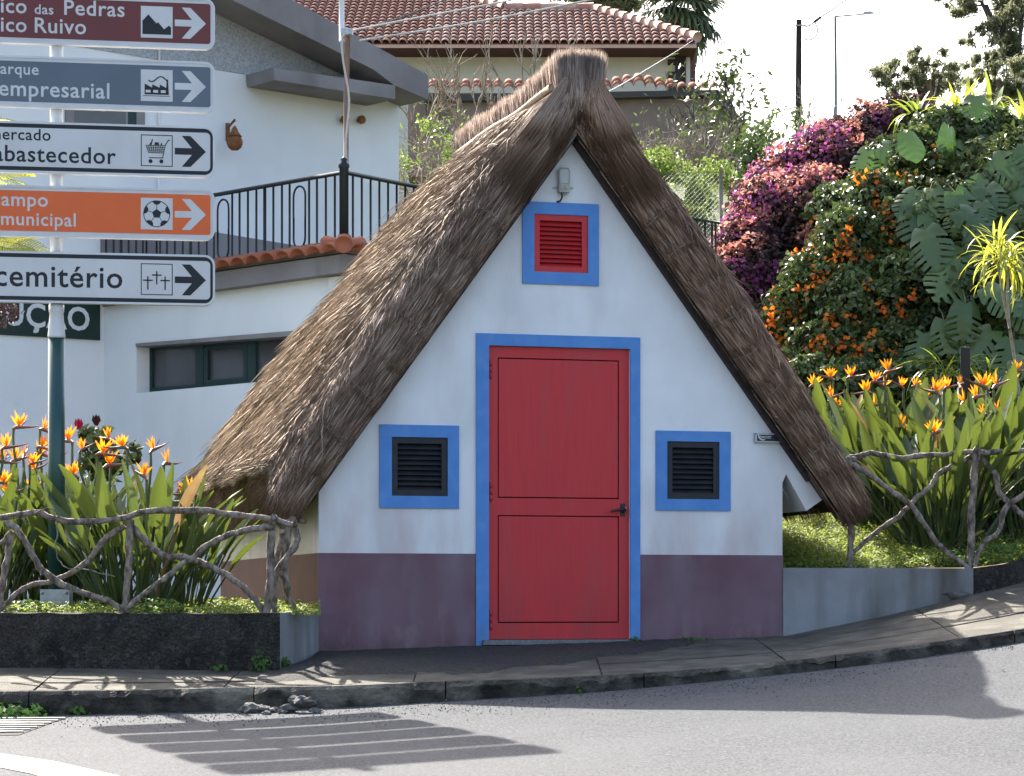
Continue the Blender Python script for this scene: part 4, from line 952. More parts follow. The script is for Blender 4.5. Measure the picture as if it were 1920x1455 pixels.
# ================================================================== WHITE BUILDING BEHIND
def vp(p0, d):    # vertical plane hit: pixel -> world point
    d = V3(d).normalized()
    def f(px, py, off=0.0):
        n = V3((d.y, -d.x, 0)); q = V3(p0) + n * off; r = (px - HX) / F
        # X=r*Y ; q.x + t d.x = r*(q.y + t d.y)
        t = (r * q.y - q.x) / (d.x - r * d.y); Yh = q.y + t * d.y
        return V3((r * Yh, Yh, CZ + (HY - py) / F * Yh))
    f.d = d; f.n = V3((d.y, -d.x, 0)); return f
ic = P(190, 700, 28.8); WA = vp(ic, (.766, .643, 0)); tc = P(645, 700, 26.0); WL = vp(tc, (.70, -.714, 0)); WR = vp(tc, (.6, .8, 0))
wbld = thing('white_building', 'white two-storey building with grey gable fascia and tiled terrace edge', 'building', (ic.x, ic.y, CZ - .1))
zg = CZ - .2
def wallpoly(f, pts, name, mat, thick=.2, off=0.0):
    return MB().prism([f(x, y, off) for x, y in pts], -f.n * thick).build(name, M[mat], wbld)
cr748 = WA(748, 500); lft = WA(-250, 500)
mb = MB().prism([V3((lft.x, lft.y, zg)), V3((cr748.x, cr748.y, zg)), WA(748, 184), WA(520, 150), WA(-250, 20)], -WA.n * 6.0); mb.build('gable_wall', M['white_wall'], wbld)
mb = MB().prism([WA(-250, 19.5, .012), WA(520, 149.5, .012), WA(748, 184, .012), WA(742, 152, .012), WA(380, -20, .012), WA(-250, -250, .012)], -WA.n * 5.9); mb.build('gable_render', M['pebble_dash'], wbld)
# sloping fascia and eave return, proud of the wall
fo = .55
mb = MB().prism([WA(415, -70, fo), WA(803, 145, fo), WA(803, 187, fo), WA(740, 160, fo), WA(700, 130, fo), WA(480, 22, fo), WA(380, -28, fo)], -WA.n * (fo - .013)); mb.build('fascia_board', M['fascia'], wbld)
mb = MB().prism([WA(513, 127, fo + .004), WA(741, 160, fo + .004), WA(741, 186, fo + .004), WA(515, 150, fo + .004)], -WA.n * (fo - .01)); mb.build('eave_return', M['fascia'], wbld)
mb = MB().prism([WA(415, -74, fo - .1), WA(803, 141, fo - .1), WA(803, 145, fo - .1), WA(415, -70.5, fo - .1)], -WA.n * 6.2); mb.build('roof_slab', M['fascia'], wbld)
# dark skirting above terrace, window behind the signs
wallpoly(WA, [(190, 400), (560, 461), (560, 500), (190, 500)], 'skirting', 'fascia', .02, .022)
wn = wallpoly(WA, [(124, 120), (272, 143), (272, 262), (124, 250)], 'window', 'fascia', .03, .032)
MB().prism([WA(140, 130, .034), WA(236, 146, .034), WA(236, 250, .034), WA(140, 240, .034)], -WA.n * .001).build('pane', M['glass_dark'], wn)
MB().prism([WA(240, 147, .034), WA(256, 149, .034), WA(256, 252, .034), WA(240, 250, .034)], -WA.n * .001).build('pane', M['win_frame'], wn)
MB().tube([WA(299, 60, .03), WA(298, 250, .03), WA(297.5, 420, .03)], .012, 6).build('conduit', M['white_wall'], wbld)
# terrace block: left face with window strip
def quadwall(f, x0, x1, yt, yb, name, mat='white_wall', thick=.22, off=0.0):     # yt/yb functions of px
    return MB().prism([f(x0, yb(x0), off), f(x1, yb(x1), off), f(x1, yt(x1), off), f(x0, yt(x0), off)], -f.n * thick).build(name, M[mat], wbld)
ftop = lambda x: 541 - (x - 400) * .098          # underside of the dark gutter
wtop = lambda x: 645 - (x - 255) * .0807; wbot = lambda x: 735 - (x - 280) * .092; zbot = lambda x: 1160
quadwall(WL, 190.5, 644.5, ftop, wtop, 'terrace_wall'); quadwall(WL, 190.5, 644.5, wbot, zbot, 'terrace_wall')
quadwall(WL, 190.5, 256, wtop, wbot, 'terrace_wall'); quadwall(WL, 590, 644.5, wtop, wbot, 'terrace_wall')
MB().prism([WL(254, wtop(254) - 1, .03), WL(592, wtop(592) - 1, .03), WL(592, wtop(592) + 9, .03), WL(254, wtop(254) + 5, .03)], -WL.n * .22).build('lintel', M['fascia'], wbld)
wf = MB().ring([WL(250, wtop(250) + 3, -.17), WL(596, wtop(596) + 3, -.17), WL(596, wbot(596), -.17), WL(250, wbot(250), -.17)],
               [WL(285, wtop(285) + 13, -.17), WL(575, wtop(575) + 13, -.17), WL(575, wbot(575) - 7, -.17), WL(285, wbot(285) - 7, -.17)], -WL.n * .06).build('strip_window', M['win_frame'], wbld)
for x in (366, 464): MB().prism([WL(x, wtop(x) + 4, -.165), WL(x + 15, wtop(x + 15) + 4, -.165), WL(x + 15, wbot(x + 15) - 1, -.165), WL(x, wbot(x) - 1, -.165)], -WL.n * .06).build('mullion', M['win_frame'], wf)
for x0, x1 in ((284, 367), (380, 465), (478, 576)): MB().prism([WL(x0, wtop(x0) + 12, -.2), WL(x1, wtop(x1) + 12, -.2), WL(x1, wbot(x1) - 6, -.2), WL(x0, wbot(x0) - 6, -.2)], -WL.n * .02).build('pane', M['glass_dark'], wf)
MB().ring([WL(382, wtop(382) + 16, -.163), WL(463, wtop(463) + 16, -.163), WL(463, wbot(463) - 6, -.163), WL(382, wbot(382) - 6, -.163)], [WL(389, wtop(389) + 22, -.163), WL(456, wtop(456) + 22, -.163), WL(456, wbot(456) - 12, -.163), WL(389, wbot(389) - 12, -.163)], -WL.n * .03).build('casement', M['win_frame'], wf)
re_ = WR(800, 500)
MB().prism([V3((tc.x, tc.y, zg)), V3((re_.x, re_.y, zg)), V3((re_.x, re_.y, WL(644.5, ftop(644.5)).z)), WL(645, ftop(645))], V3((-.16, .12, 0))).build('terrace_wall', M['white_wall'], wbld)
# gutter band + floor + tiles
zt_ = WL(640, 480).z; zb2 = WL(640, 516).z
def band(f, x0, x1, z0, z1, off, thick, name, mat):
    a, b = f(x0, 500, off), f(x1, 500, off)
    return MB().prism([V3((a.x, a.y, z0)), V3((b.x, b.y, z0)), V3((b.x, b.y, z1)), V3((a.x, a.y, z1))], -f.n * thick).build(name, M[mat], wbld)
def mit(o): return V3((tc.x, tc.y, 0)) + (WL.n + WR.n) * (o / (1 + WL.n.dot(WR.n)))
def pz(p, z): return V3((p.x, p.y, z))
gp = [pz(WL(192, 500, .14), zb2), pz(mit(.14), zb2), pz(WR(800, 500, .14), zb2), pz(WR(800, 500, -.15), zb2), pz(mit(-.15), zb2), pz(WL(192, 500, -.15), zb2)]
MB().prism(gp, (0, 0, zt_ - .01 - zb2)).build('gutter', M['fascia'], wbld)
gp = [pz(WL(192, 500, .10), zt_ + .01), pz(mit(.10), zt_ + .01), pz(WR(800, 500, .10), zt_ + .01), pz(WR(800, 500, -.15), zt_ + .01), pz(mit(-.15), zt_ + .01), pz(WL(192, 500, -.15), zt_ + .01)]
MB().prism(gp, (0, 0, .13)).build('parapet', M['out_wall'], wbld)
MB().prism([V3((p.x, p.y, zt_ - .012)) for p in (WL(192, 500), WL(645, 500), re_, cr748)], V3((0, 0, -.12))).build('terrace_floor', M['out_wall'], wbld)
def tile_mesh(name, mat, w=.2, l=.45, h=.07, t=.014, up=True):
    vs, fs = [], []; n = 6
    for j, (y, k) in enumerate(((0, 1.0), (l, .82))):
        for r in (0, 1):
            for i in range(n + 1):
                q = math.pi * i / n; rr = 1 - (t / (w / 2)) * r
                vs.append((-math.cos(q) * w / 2 * k * rr, y, math.sin(q) * h * k * rr * (1 if up else -1)))
    m = n + 1
    for i in range(n):
        fs += [(i, i + 1, 2 * m + i + 1, 2 * m + i), (m + i + 1, m + i, 3 * m + i, 3 * m + i + 1), (i + 1, i, m + i, m + i + 1)]
    return mesh_only(MB().add(vs, fs, True), name, mat)
tm_red = tile_mesh('terrace_tile', M['tile_red'], .23, .42, .085)
def tile_at(me, name, p, outdir, pitch, parent, sc=1.0):
    y = (-V3(outdir).normalized() * math.cos(pitch) + UPZ * math.sin(pitch)); x = y.cross(UPZ).normalized(); z = x.cross(y)
    return inst(name, me, Matrix(((x.x, y.x, z.x, p.x), (x.y, y.y, z.y, p.y), (x.z, y.z, z.z, p.z), (0, 0, 0, 1))) @ Matrix.Scale(sc, 4), parent)
for f, xs_t in ((WL, np.arange(.22, 3.9, .235)), (WR, np.arange(.2, 1.9, .235))):
    for t in xs_t:
        e = f(645, 480, .28) + (-f.d * t if f is WL else f.d * t); e.z = zt_ - .0
        tile_at(tm_red, 'terrace_tile', e, f.n, math.radians(17), wbld)
MB().tube([V3((tc.x + .02, tc.y - .36, zt_ + .06)), V3((tc.x + .01, tc.y - .2, zt_ + .09)), V3((tc.x, tc.y + .05, zt_ + .16))], [.085, .08, .075], 12).build('corner_tile', M['tile_red'], wbld)
# railing
zr0 = P(645, 466, 26).z; zr1 = P(645, 324, 26).z
rail = MB()
def rp(f, t, z, off=.02): p = f(645, 500, off) + f.d * t; return V3((p.x, p.y, z))
rail.tube([rp(WL, -4.1, zr1), rp(WL, 0, zr1)], .022, 6); rail.tube([rp(WL, -4.1, zr0), rp(WL, 0, zr0)], .016, 6)
rail.tube([rp(WR, 0, zr1), rp(WR, 2.2, zr1)], .022, 6); rail.tube([rp(WR, 0, zr0), rp(WR, 2.2, zr0)], .016, 6)
railing = rail.build('terrace_railing', M['iron'], wbld)
MB().lathe(V3((tc.x, tc.y - .01, zt_ - .02)), [(.045, 0), (.045, zr1 - zt_ + .06), (.055, zr1 - zt_ + .07), (.055, zr1 - zt_ + .1), (.03, zr1 - zt_ + .12), (.036, zr1 - zt_ + .15), (.0, zr1 - zt_ + .18)], 12).build('newel_post', M['iron'], railing)
k = 0
for f, sg, n in ((WL, -1, 30), (WR, 1, 15)):
    for i in range(1, n):
        t = sg * i * .135
        if f is WL and i % 9 in (4, 5, 6):
            if i % 9 == 5:     # hoop motif
                mb = MB(); c0 = sg * i * .135
                for s_, dirz in ((1, 1), (-1, -1)):
                    zc = zr1 - .16 if s_ > 0 else zr0 + .16
                    mb.tube([rp(f, c0 - .09, (zr0 + zr1) / 2)] + [rp(f, c0 - .09 * math.cos(q), zc + s_ * .1 * math.sin(q)) for q in np.linspace(0, math.pi, 9)] + [rp(f, c0 + .09, (zr0 + zr1) / 2)], .011, 5)
                mb.build('hoop', M['iron'], railing)
                for dt in (-.15, .15): MB().tube([rp(f, c0 + dt, zr0), rp(f, c0 + dt, zr1)], .012, 5).build('baluster', M['iron'], railing)
            continue
        MB().tube([rp(f, t, zr0), rp(f, t, zr1)], .018 if i % 9 == 0 else .012, 5).build('baluster', M['iron'], railing)
# lantern, insulators, mast
lan = thing('wall_lantern', 'rusty brown wall lantern on the white building', 'lamp', tuple(WA(437, 258)))
q = WA(427, 245, .0); MB().box(q - WA.d * .03 + V3((0, 0, -.12)), WA.d * .035, WA.n * .035, V3((0, 0, .2))).build('bracket', M['rust'], lan)
c = WA(440, 262, .25)
MB().lathe(c + V3((0, 0, -.115)), [(.04, 0), (.075, .03), (.092, .07), (.09, .11), (.07, .15)], 10).build('globe', M['rust'], lan)
MB().lathe(c + V3((0, 0, .035)), [(.085, 0), (.04, .055), (.035, .08), (.01, .12)], 10).build('cap', M['rust'], lan)
MB().tube([WA(427, 240, .03), c + V3((0, 0, .22)), c + V3((0, 0, .2))], .014, 6).build('arm', M['rust'], lan)
for k, (x, yy) in enumerate(((640, 226), (671, 226))):
    o = MB().lathe(WA(x, yy, .0), [(.02, 0), (.02, .05), (.05, .055), (.05, .09), (.03, .1)], 10, axis=WA.n).build('insulator', M['rust']); tag(o, ['small round insulator on the white wall left of the mast', 'small round insulator on the white wall right of the mast'][k], 'insulator', 'wall insulators')
mast = thing('service_mast', 'thin reddish service pipe rising from the terrace corner', 'pole', tuple(P(647, 318, 26.3)))
MB().tube([P(649, 325, 26.3), P(649, 200, 26.3), P(652, 62, 26.3)], .026, 8).build('pipe', M['pipe_red'], mast)
MB().tube([P(641, 78, 26.25), P(640, -60, 26.25)], .027, 10).build('upper_tube', M['alu_white'], mast)
MB().tube(cr([P(655, 62, 26.2), P(642, 70, 26.2), P(643, 110, 26.2), P(653, 170, 26.2), P(654, 205, 26.2), P(648, 270, 26.2), P(652, 322, 26.2)], 6), .012, 6).build('cable', M['cable'], mast)
MB().box(P(640, 64, 26.2), V3((.11, 0, 0)), V3((0, .1, 0)), V3((0, 0, .06))).build('clamp', M['galv'], mast)
# shop board
sb = thing('shop_board', 'dark green board with pale capital letters on the white building', 'sign', tuple(WA(90, 636)))
bx0, bx1 = -260, 188
MB().prism([WA(bx0, 612, .03), WA(bx1, 638, .03), WA(bx1, 556, .03), WA(bx0, 512, .03)], -WA.n * .03).build('board', M['sign_green'], sb)
co, fs = text_mesh('UÇÃO', .02); k = (WA(100, 575).z - WA(100, 618).z) / .70
pr = WA(168, 0, .034); xm = co[:, 0].max(); zbse = WA(120, 617).z
mb = MB().add([V3((pr.x, pr.y, 0)) + WA.d * ((c[0] - xm) * k * 1.0) + V3((0, 0, zbse + c[1] * k)) for c in co], fs); mb.build('lettering', M['alu_white'], sb)
# overhead wires
def wire(label, pts, r, mat, Y=None):
    o = MB().tube(cr([P(*p) for p in pts], 8), r, 5).build('overhead_cable', M[mat]); tag(o, label, 'cable', 'overhead cables')
wire('bundled grey cable leaving the mast towards the upper right', [(655, 58, 26.2), (730, 40, 27), (818, 6, 28), (900, -30, 29)], .009, 'cable_dark')
wire('thick pale cable crossing the tiled roof, upper one', [(655, 58, 26.2), (800, 30, 27.5), (950, 2, 29), (1100, -28, 30.5)], .010, 'cable')
wire('thick pale cable crossing the tiled roof, lower one', [(674, 76, 26.2), (900, 40, 28), (1125, -4, 30), (1300, -42, 32)], .011, 'cable')
wire('thin pale cable rising from the roof ridge to the house eave', [(1125, 180, 20), (1180, 150, 30), (1270, 95, 50), (1300, 75, 62)], .006, 'lamp_grey')

# ================================================================== TILED HOUSE, OUTBUILDING, POLES
th = thing('tiled_house', 'cream house with red tiled hip roof and dark corner quoins far behind', 'house', tuple(P(980, 250, 66)))
YE = 64.3; ze = P(960, 79, YE).z; SLP = .42
def on_roof(px, py):
    r = (px - HX) / F; s_ = (HY - py) / F      # z=CZ+s*Y ; z=ze+SLP*(Y-YE)
    Yh = (ze - SLP * YE - CZ) / (s_ - SLP); return V3((r * Yh, Yh, CZ + s_ * Yh))
top = [(500, -60), (880, -2), (945, 17), (1110, 18), (1306, 73)]
tw = [on_roof(*p) for p in top]; xl, xr = on_roof(500, 79).x, on_roof(1306, 79).x
yb_ = 66.0
MB().prism([V3((xl, yb_ - .6, CZ + 6)), V3((P(1300, 0, 65).x - .05, yb_ - .6, CZ + 6)), V3((P(1300, 0, 65).x - .05, yb_ - .6, ze + .25)), V3((xl, yb_ - .6, ze + .25))], (0, 8, 0)).build('wall', M['cream_house'], th)
xq0, xq1 = P(1252, 0, 65.3).x, P(1299, 0, 65.3).x
for k, (y0, y1) in enumerate(((85, 98), (111, 122), (134, 146), (159, 170))):
    MB().prism([P(1252, y1, 65.36), P(1268, y1, 65.36), P(1268, y0, 65.36), P(1252, y0, 65.36)], (0, .03, 0)).build('quoin', M['quoin'], th)
MB().prism([P(1266, 175, 65.34), P(1283, 175, 65.34), P(1283, 84, 65.34), P(1266, 84, 65.34)], (0, .05, 0)).build('quoin', M['quoin'], th)
MB().prism([P(1283.5, 175, 65.3), P(1303, 170, 66), P(1306, 84, 66), P(1283.5, 84, 65.3)], (0, .3, 0)).build('side_face', M['maroon_side'], th)
MB().prism([V3((xl, YE + .1, ze - .14)), V3((xr, YE + .1, ze - .14)), V3((xr, YE + .1, ze - .04)), V3((xl, YE + .1, ze - .04))], (0, 1.5, 0)).build('eave_board', M['maroon_side'], th)
MB().prism([V3((xl, YE + .05, ze - .05))] + [V3((xr, YE + .05, ze - .05))] + [p + V3((0, .05, -.05)) for p in tw[::-1]], (0, 0, -.08)).build('roof', M['tile'], th)
rb_ = [V3((p.x, p.y + .02, p.z - .06)) for p in tw]
MB().add(rb_ + [V3((p.x, p.y + (p.z - ze) / SLP, ze - .1)) for p in rb_], [(i, i + 1, 6 + i, 5 + i) for i in range(4)]).build('rear_roof', M['tile'], th)
tm = tile_mesh('roof_tile', M['tile'], .215, .5, .09); tm_in = None
Xt = [p.x for p in tw]; Zt = [p.z for p in tw]; cnt = 0; spare = MB()
pitch = math.atan(SLP); cols_ = list(np.arange(xr - .12, xl, -.205))
for X in cols_:
    zmax = np.interp(X, Xt, Zt); Yt = YE
    while True:
        z = ze + SLP * (Yt - YE)
        if z > zmax - .02: break
        p = V3((X, Yt, z - .02)); 
        if X > P(640, 0, 65).x and cnt < 300:
            tile_at(tm, 'roof_tile', p, (0, -1, 0), pitch - .06, th); cnt += 1
        else:
            mx = Matrix.Translation(p) @ Matrix.Rotation(pitch - .06, 4, 'X'); b = len(spare.v)
            spare.v += [tuple(mx @ v.co) for v in tm.vertices]; spare.f += [tuple(i + b for i in pl.vertices) for pl in tm.polygons]; spare.sm += [True] * len(tm.polygons)
        Yt += .40
if spare.f: spare.build('roof_tiles_left', M['tile'], th, kind='stuff')
for k in range(len(tw) - 1):
    a, b = tw[k], tw[k + 1]; n = max(1, int((b - a).length / .38))
    for i in range(n):
        p, q = a.lerp(b, i / n), a.lerp(b, (i + 1.1) / n)
        if P(0, 0, 1) and (p.x > P(840, 0, 68).x): MB().tube([p + V3((0, 0, .03)), q + V3((0, 0, .05))], [.12, .14], 8).build('ridge_tile', M['tile'], th)
lt = thing('lean_to', 'low red tiled lean-to roof in front of the cream house', 'shed', tuple(P(1050, 200, 60)))
tm2 = tile_mesh('roof_tile', M['tile_red'], .25, .5, .12)
zl2 = P(960, 170, 60).z
for i, X in enumerate(np.arange(P(770, 0, 60).x, P(1345, 0, 60).x, .245)):
    px = HX + X / 60 * F; rows_ = 2 if px < 1270 else 1
    extra = .14 * max(0, 1 - abs(px - 1195) / 60)
    for r_ in range(rows_): tile_at(tm2, 'roof_tile', V3((X, 60 + r_ * .34, zl2 + r_ * .14 + extra)), (0, -1, 0), .40, lt)
MB().prism([P(765, 174, 60.2), P(1345, 176, 60.2), P(1345, 330, 60.2), P(765, 330, 60.2)][::-1], (0, 1.6, 0)).build('wall', M['out_wall'], lt)
ob = thing('outbuilding', 'brown weathered outbuilding with dark flat roof edge behind the bare branches', 'building', tuple(P(1200, 330, 52)))
MB().prism([P(800, 190, 52), P(1340, 184, 52), P(1385, 235, 52), P(1395, 400, 52), P(800, 400, 52)][::-1], (0, 5, 0)).build('wall', M['out_wall'], ob)
MB().prism([P(795, 178, 51.8), P(1135, 172, 51.8), P(1347, 168, 51.8), P(1347, 178, 51.8), P(1135, 184, 51.8), P(795, 190, 51.8)][::-1], (0, 5.4, 0)).build('roof_edge', M['out_roof'], ob)
MB().prism([P(1347, 168, 51.8), P(1402, 236, 51.8), P(1390, 238, 51.8), P(1340, 178, 51.8)][::-1], (0, 5.4, 0)).build('roof_edge', M['out_roof'], ob)
up = thing('utility_pole', 'dark wooden utility pole standing above the bougainvillea', 'pole', tuple(P(1497, 600, 60)))
MB().tube([P(1497, 600, 60), P(1497, 200, 60), P(1498, 37, 60)], [.075, .072, .062], 10).build('pole', M['pole_dark'], up)
MB().box(P(1491, 48, 59.9), V3((.24, 0, 0)), V3((0, .05, 0)), V3((0, 0, .02))).build('bracket', M['galv'], up)
MB().tube(cr([P(1503, 47, 60), P(1515, 49, 60), P(1528, 40, 60)], 5), .018, 5).build('tie', M['cable_dark'], up)
MB().tube([P(1527, 41, 60), P(1539, 32, 60)], .036, 6).build('clamp', M['cable_dark'], up)
MB().tube(cr([P(1528, 42, 60), P(1533, 56, 60), P(1528, 70, 60), P(1515, 75, 60), P(1505, 68, 60)], 6), .015, 5).build('loop_wire', M['cable_dark'], up)
wire('thin wire rising from the utility pole clamp', [(1539, 32, 60), (1565, 15, 62), (1600, -10, 65)], .018, 'cable_dark')
wire('faint wire crossing the white sky left of the utility pole', [(1340, 60, 60), (1420, 20, 64), (1480, -12, 68)], .006, 'lamp_grey') if False else wire('faint wire crossing the white sky left of the utility pole', [(1340, 60, 60), (1420, 20, 64), (1480, -12, 68)], .007, 'cable')
sl_ = thing('street_lamp', 'slim grey street lamp with a horizontal arm against the sky', 'lamp', tuple(P(1567, 640, 70)))
MB().tube([P(1567, 640, 70), P(1567, 150, 70), P(1566, 31, 70)], [.055, .04, .03], 8).build('pole', M['lamp_grey'], sl_)
MB().tube([P(1565.5, 31, 70), P(1615, 27, 70), P(1652, 23.5, 70)], [.022, .02, .02], 6).build('arm', M['lamp_grey'], sl_)
MB().hexa([P(1616, 27, 69.8), P(1642, 26, 69.8), P(1642, 26, 70.3), P(1616, 27, 70.3), P(1621, 21, 69.9), P(1634, 20.5, 69.9), P(1634, 20.5, 70.2), P(1621, 21, 70.2)]).build('luminaire', M['lamp_grey'], sl_)

# ================================================================== FOLIAGE TOOLS
def leaf_cloud(C, Nrm, size, asp=.45, seed=1, spread=.8, fold=.25, droop=0.0):
    """folded diamond leaves at centres C (n,3) facing roughly Nrm"""
    g_ = np.random.default_rng(seed); n = len(C); size = (size * np.ones(n))[:, None]
    nr = Nrm + spread * g_.normal(size=(n, 3)); nr /= np.linalg.norm(nr, axis=1, keepdims=True) + 1e-9
    t = g_.normal(size=(n, 3)); t[:, 2] -= droop; t -= nr * np.sum(t * nr, 1, keepdims=True); t /= np.linalg.norm(t, axis=1, keepdims=True) + 1e-9
    b = np.cross(nr, t); V = np.empty((n, 4, 3))
    V[:, 0] = C - t * size * .5; V[:, 2] = C + t * size * .5; V[:, 1] = C - t * size * .05 + b * size * asp * .5 + nr * size * fold * asp; V[:, 3] = C - t * size * .05 - b * size * asp * .5 + nr * size * fold * asp
    i = np.arange(n)[:, None] * 4
    return V.reshape(-1, 3), np.vstack([i + np.array([[0, 1, 2]]), i + np.array([[0, 2, 3]])])
def lump_pts(lumps, n, seed, shell=(.8, 1.06), up=.35, front=.5):
    """lumps (px,py,Y,rx,ry[,ryd]) in photo pixels at distance Y -> points and normals on ellipsoid shells"""
    g_ = np.random.default_rng(seed); L = np.array([[*P(l[0], l[1], l[2]), l[3] * l[2] / F, (l[5] if len(l) > 5 else min(l[3], l[4])) * l[2] / F, l[4] * l[2] / F] for l in lumps])
    a = L[:, 3] * L[:, 5]; k = g_.choice(len(L), n, p=a / a.sum()); d = g_.normal(size=(n, 3)); d[:, 2] += up; d[:, 1] -= front; d /= np.linalg.norm(d, axis=1, keepdims=True)
    r = g_.uniform(*shell, n)[:, None]; wob = 1 + .26 * vnoise(d[:, 0] * 3 + k * 7, d[:, 2] * 3 + d[:, 1] * 2, seed)[:, None]
    return L[k, :3] + d * L[k, 3:] * r * wob, d, k
def clump_rnd(C, seed, fr=5, amp=.28):
    return np.clip(.45 + amp * vnoise(C[:, 0] * fr, C[:, 2] * fr + C[:, 1] * 2, seed) + np.random.default_rng(seed).normal(0, .2, len(C)), 0, 1)
def foliage(parent, name, lumps, n, size, mat, seed, asp=.45, shell=(.8, 1.06), up=.35, front=.5, spread=.7, droop=0, szj=.35, fr=5, sel=None):
    C, d, k = lump_pts(lumps, n, seed, shell, up, front)
    if sel is not None: m_ = sel(C, d); C, d = C[m_], d[m_]
    g_ = np.random.default_rng(seed + 5); V, T = leaf_cloud(C, d, size * g_.uniform(1 - szj, 1 + szj, len(C)), asp, seed, spread, .25, droop)
    return np_obj(name, V, [T], M[mat], parent, attrs={'rnd': np.repeat(clump_rnd(C, seed, fr), 4)}, kind='stuff')
def cores(parent, lumps, k=.8, name='dark_filler', seed=0):  # solid dark filler added inside the bushes to block see-through
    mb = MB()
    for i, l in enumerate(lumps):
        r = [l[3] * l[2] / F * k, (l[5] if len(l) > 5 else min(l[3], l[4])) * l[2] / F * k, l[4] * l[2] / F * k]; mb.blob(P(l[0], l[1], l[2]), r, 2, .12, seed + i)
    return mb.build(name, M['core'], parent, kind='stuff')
def grow(mb, p, d, ln, r, depth, R, tips, split=(2, 3), spread=.55, up=.25, gnarl=.18, shrink=.72, seg=4, sides=5):
    pts = [p]; q = V3(p); dd = V3(d).normalized()
    for i in range(seg):
        dd = (dd + V3((R.gauss(0, gnarl), R.gauss(0, gnarl), R.gauss(0, gnarl) + up * .12))).normalized(); q = q + dd * ln / seg; pts.append(q.copy())
    mb.tube(pts, [r * (1 - .35 * i / seg) for i in range(seg + 1)], sides if r > .02 else 4, caps=False)
    tips.append((pts, depth))
    if depth <= 0: return
    for _ in range(R.randint(*split)):
        ax = V3((R.gauss(0, 1), R.gauss(0, 1), R.gauss(0, 1) + up)).normalized(); nd = (dd + ax * spread * R.uniform(.6, 1.4)).normalized()
        st = pts[R.randint(max(1, seg - 2), seg)]
        grow(mb, st, nd, ln * shrink * R.uniform(.75, 1.2), r * .62, depth - 1, R, tips, split, spread, up, gnarl, shrink, seg, sides)
def tips_leaves(parent, tips, n, size, mat, seed, name='foliage', mind=0, asp=.4, spread=.14, droop=.4):
    g_ = np.random.default_rng(seed); src = [t for t in tips if t[1] <= mind]; C = []
    for _ in range(n):
        t = src[g_.integers(len(src))][0]; k = g_.uniform(0, len(t) - 1.001); a = t[int(k)].lerp(t[int(k) + 1], k % 1); C.append(tuple(a))
    C = np.array(C) + g_.normal(0, spread, (n, 3)); d = g_.normal(size=(n, 3)); d[:, 2] += .5
    V, T = leaf_cloud(C, d, size * g_.uniform(.6, 1.4, n), asp, seed, .5, .2, droop)
    return np_obj(name, V, [T], M[mat], parent, attrs={'rnd': np.repeat(clump_rnd(C, seed, 2), 4)}, kind='stuff')

# ------------------------------------------------------------ background trees and scrub
pal = thing('palm_tree', 'fan palm rising behind the red tiled roof', 'palm', tuple(P(1262, 420, 84)))
def trunk(parent, pts, r0, r1, mat, name='trunk', sides=10):
    q = cr(pts, 5); MB().tube(q, [r0 + (r1 - r0) * i / (len(q) - 1) for i in range(len(q))], sides, jit=.1).build(name, M[mat], parent)
pc = P(1262, 22, 84)
trunk(pal, [P(1262, 420, 84), P(1256, 200, 84), pc], .42, .3, 'palm_trunk')
def fan_mesh():
    mb = MB(); mb.tube([(0, 0, 0), (.55, 0, .10), (1.0, 0, .05)], [.02, .016, .012], 4)
    for k in range(17):
        q = math.radians(-115 + 230 * k / 16); ln = 1.05 * (1 - .25 * abs(k - 8) / 8)
        dx, dy = math.cos(q), math.sin(q); nx, ny = -dy, dx; o = V3((1.0, 0, .05)); wd = .075
        p = [o + V3((dx, dy, 0)) * ln * s - V3((0, 0, 1)) * (.55 * s ** 3 * ln) for s in (0, .35, .7, 1.0)]
        vs = []; 
        for s, pp in zip((.3, 1, .6, .08), p): vs += [pp + V3((nx, ny, 0)) * wd * s, pp + V3((0, 0, -.03 * s)), pp - V3((nx, ny, 0)) * wd * s]
        mb.add(vs, [(i * 3 + j, i * 3 + j + 1, i * 3 + j + 4, i * 3 + j + 3) for i in range(3) for j in range(2)])
    return mesh_only(mb, 'frond', M['palm'], False)
fm_ = fan_mesh(); R = random.Random(5)
for i in range(46):
    el = R.uniform(-1.15, 1.2); az = R.uniform(0, 2 * math.pi); s_ = R.uniform(.8, 1.15)
    Mx = Matrix.Translation(pc + V3((0, 0, R.uniform(-.3, .3)))) @ Matrix.Rotation(az, 4, 'Z') @ Matrix.Rotation(-el, 4, 'Y') @ Matrix.Scale(s_, 4); inst('frond', fm_, Mx, pal)
dt = thing('background_tree', 'grey green tree crown peeping over the tiled roof ridge', 'tree', tuple(P(1170, 400, 88)))
trunk(dt, [P(1170, 400, 88), P(1172, 100, 88), P(1168, -20, 88)], .3, .15, 'twig_dark')
LM = [(1165, 5, 88, 55, 28), (1110, -8, 88, 50, 22), (1060, -12, 88, 45, 16)]
foliage(dt, 'crown', LM, 3500, .22, 'leaf_euc', 11, asp=.3, shell=(.3, 1.1), up=0, front=0, droop=.5)
def bare(name, label, base, d, ln, r, depth, seed, leaves=0, lmat='leaf_mid', lsize=.1, mat='twig', group='bare shrubs behind the house', cat='shrub', **kw):
    t = thing(name, label, cat, tuple(base), 0, group); R = random.Random(seed); tips = []; mb = MB()
    nst = kw.pop('stems', 3)
    for k in range(nst):
        dv_ = V3(d) + V3((R.gauss(0, .28), R.gauss(0, .2), 0)); grow(mb, V3(base) + V3((R.gauss(0, .12), R.gauss(0, .12), 0)), dv_, ln * R.uniform(.8, 1.15), r, depth, R, tips, **kw)
    mb.build('branches', M[mat], t)
    if leaves: tips_leaves(t, tips, leaves, lsize, lmat, seed)
    return t
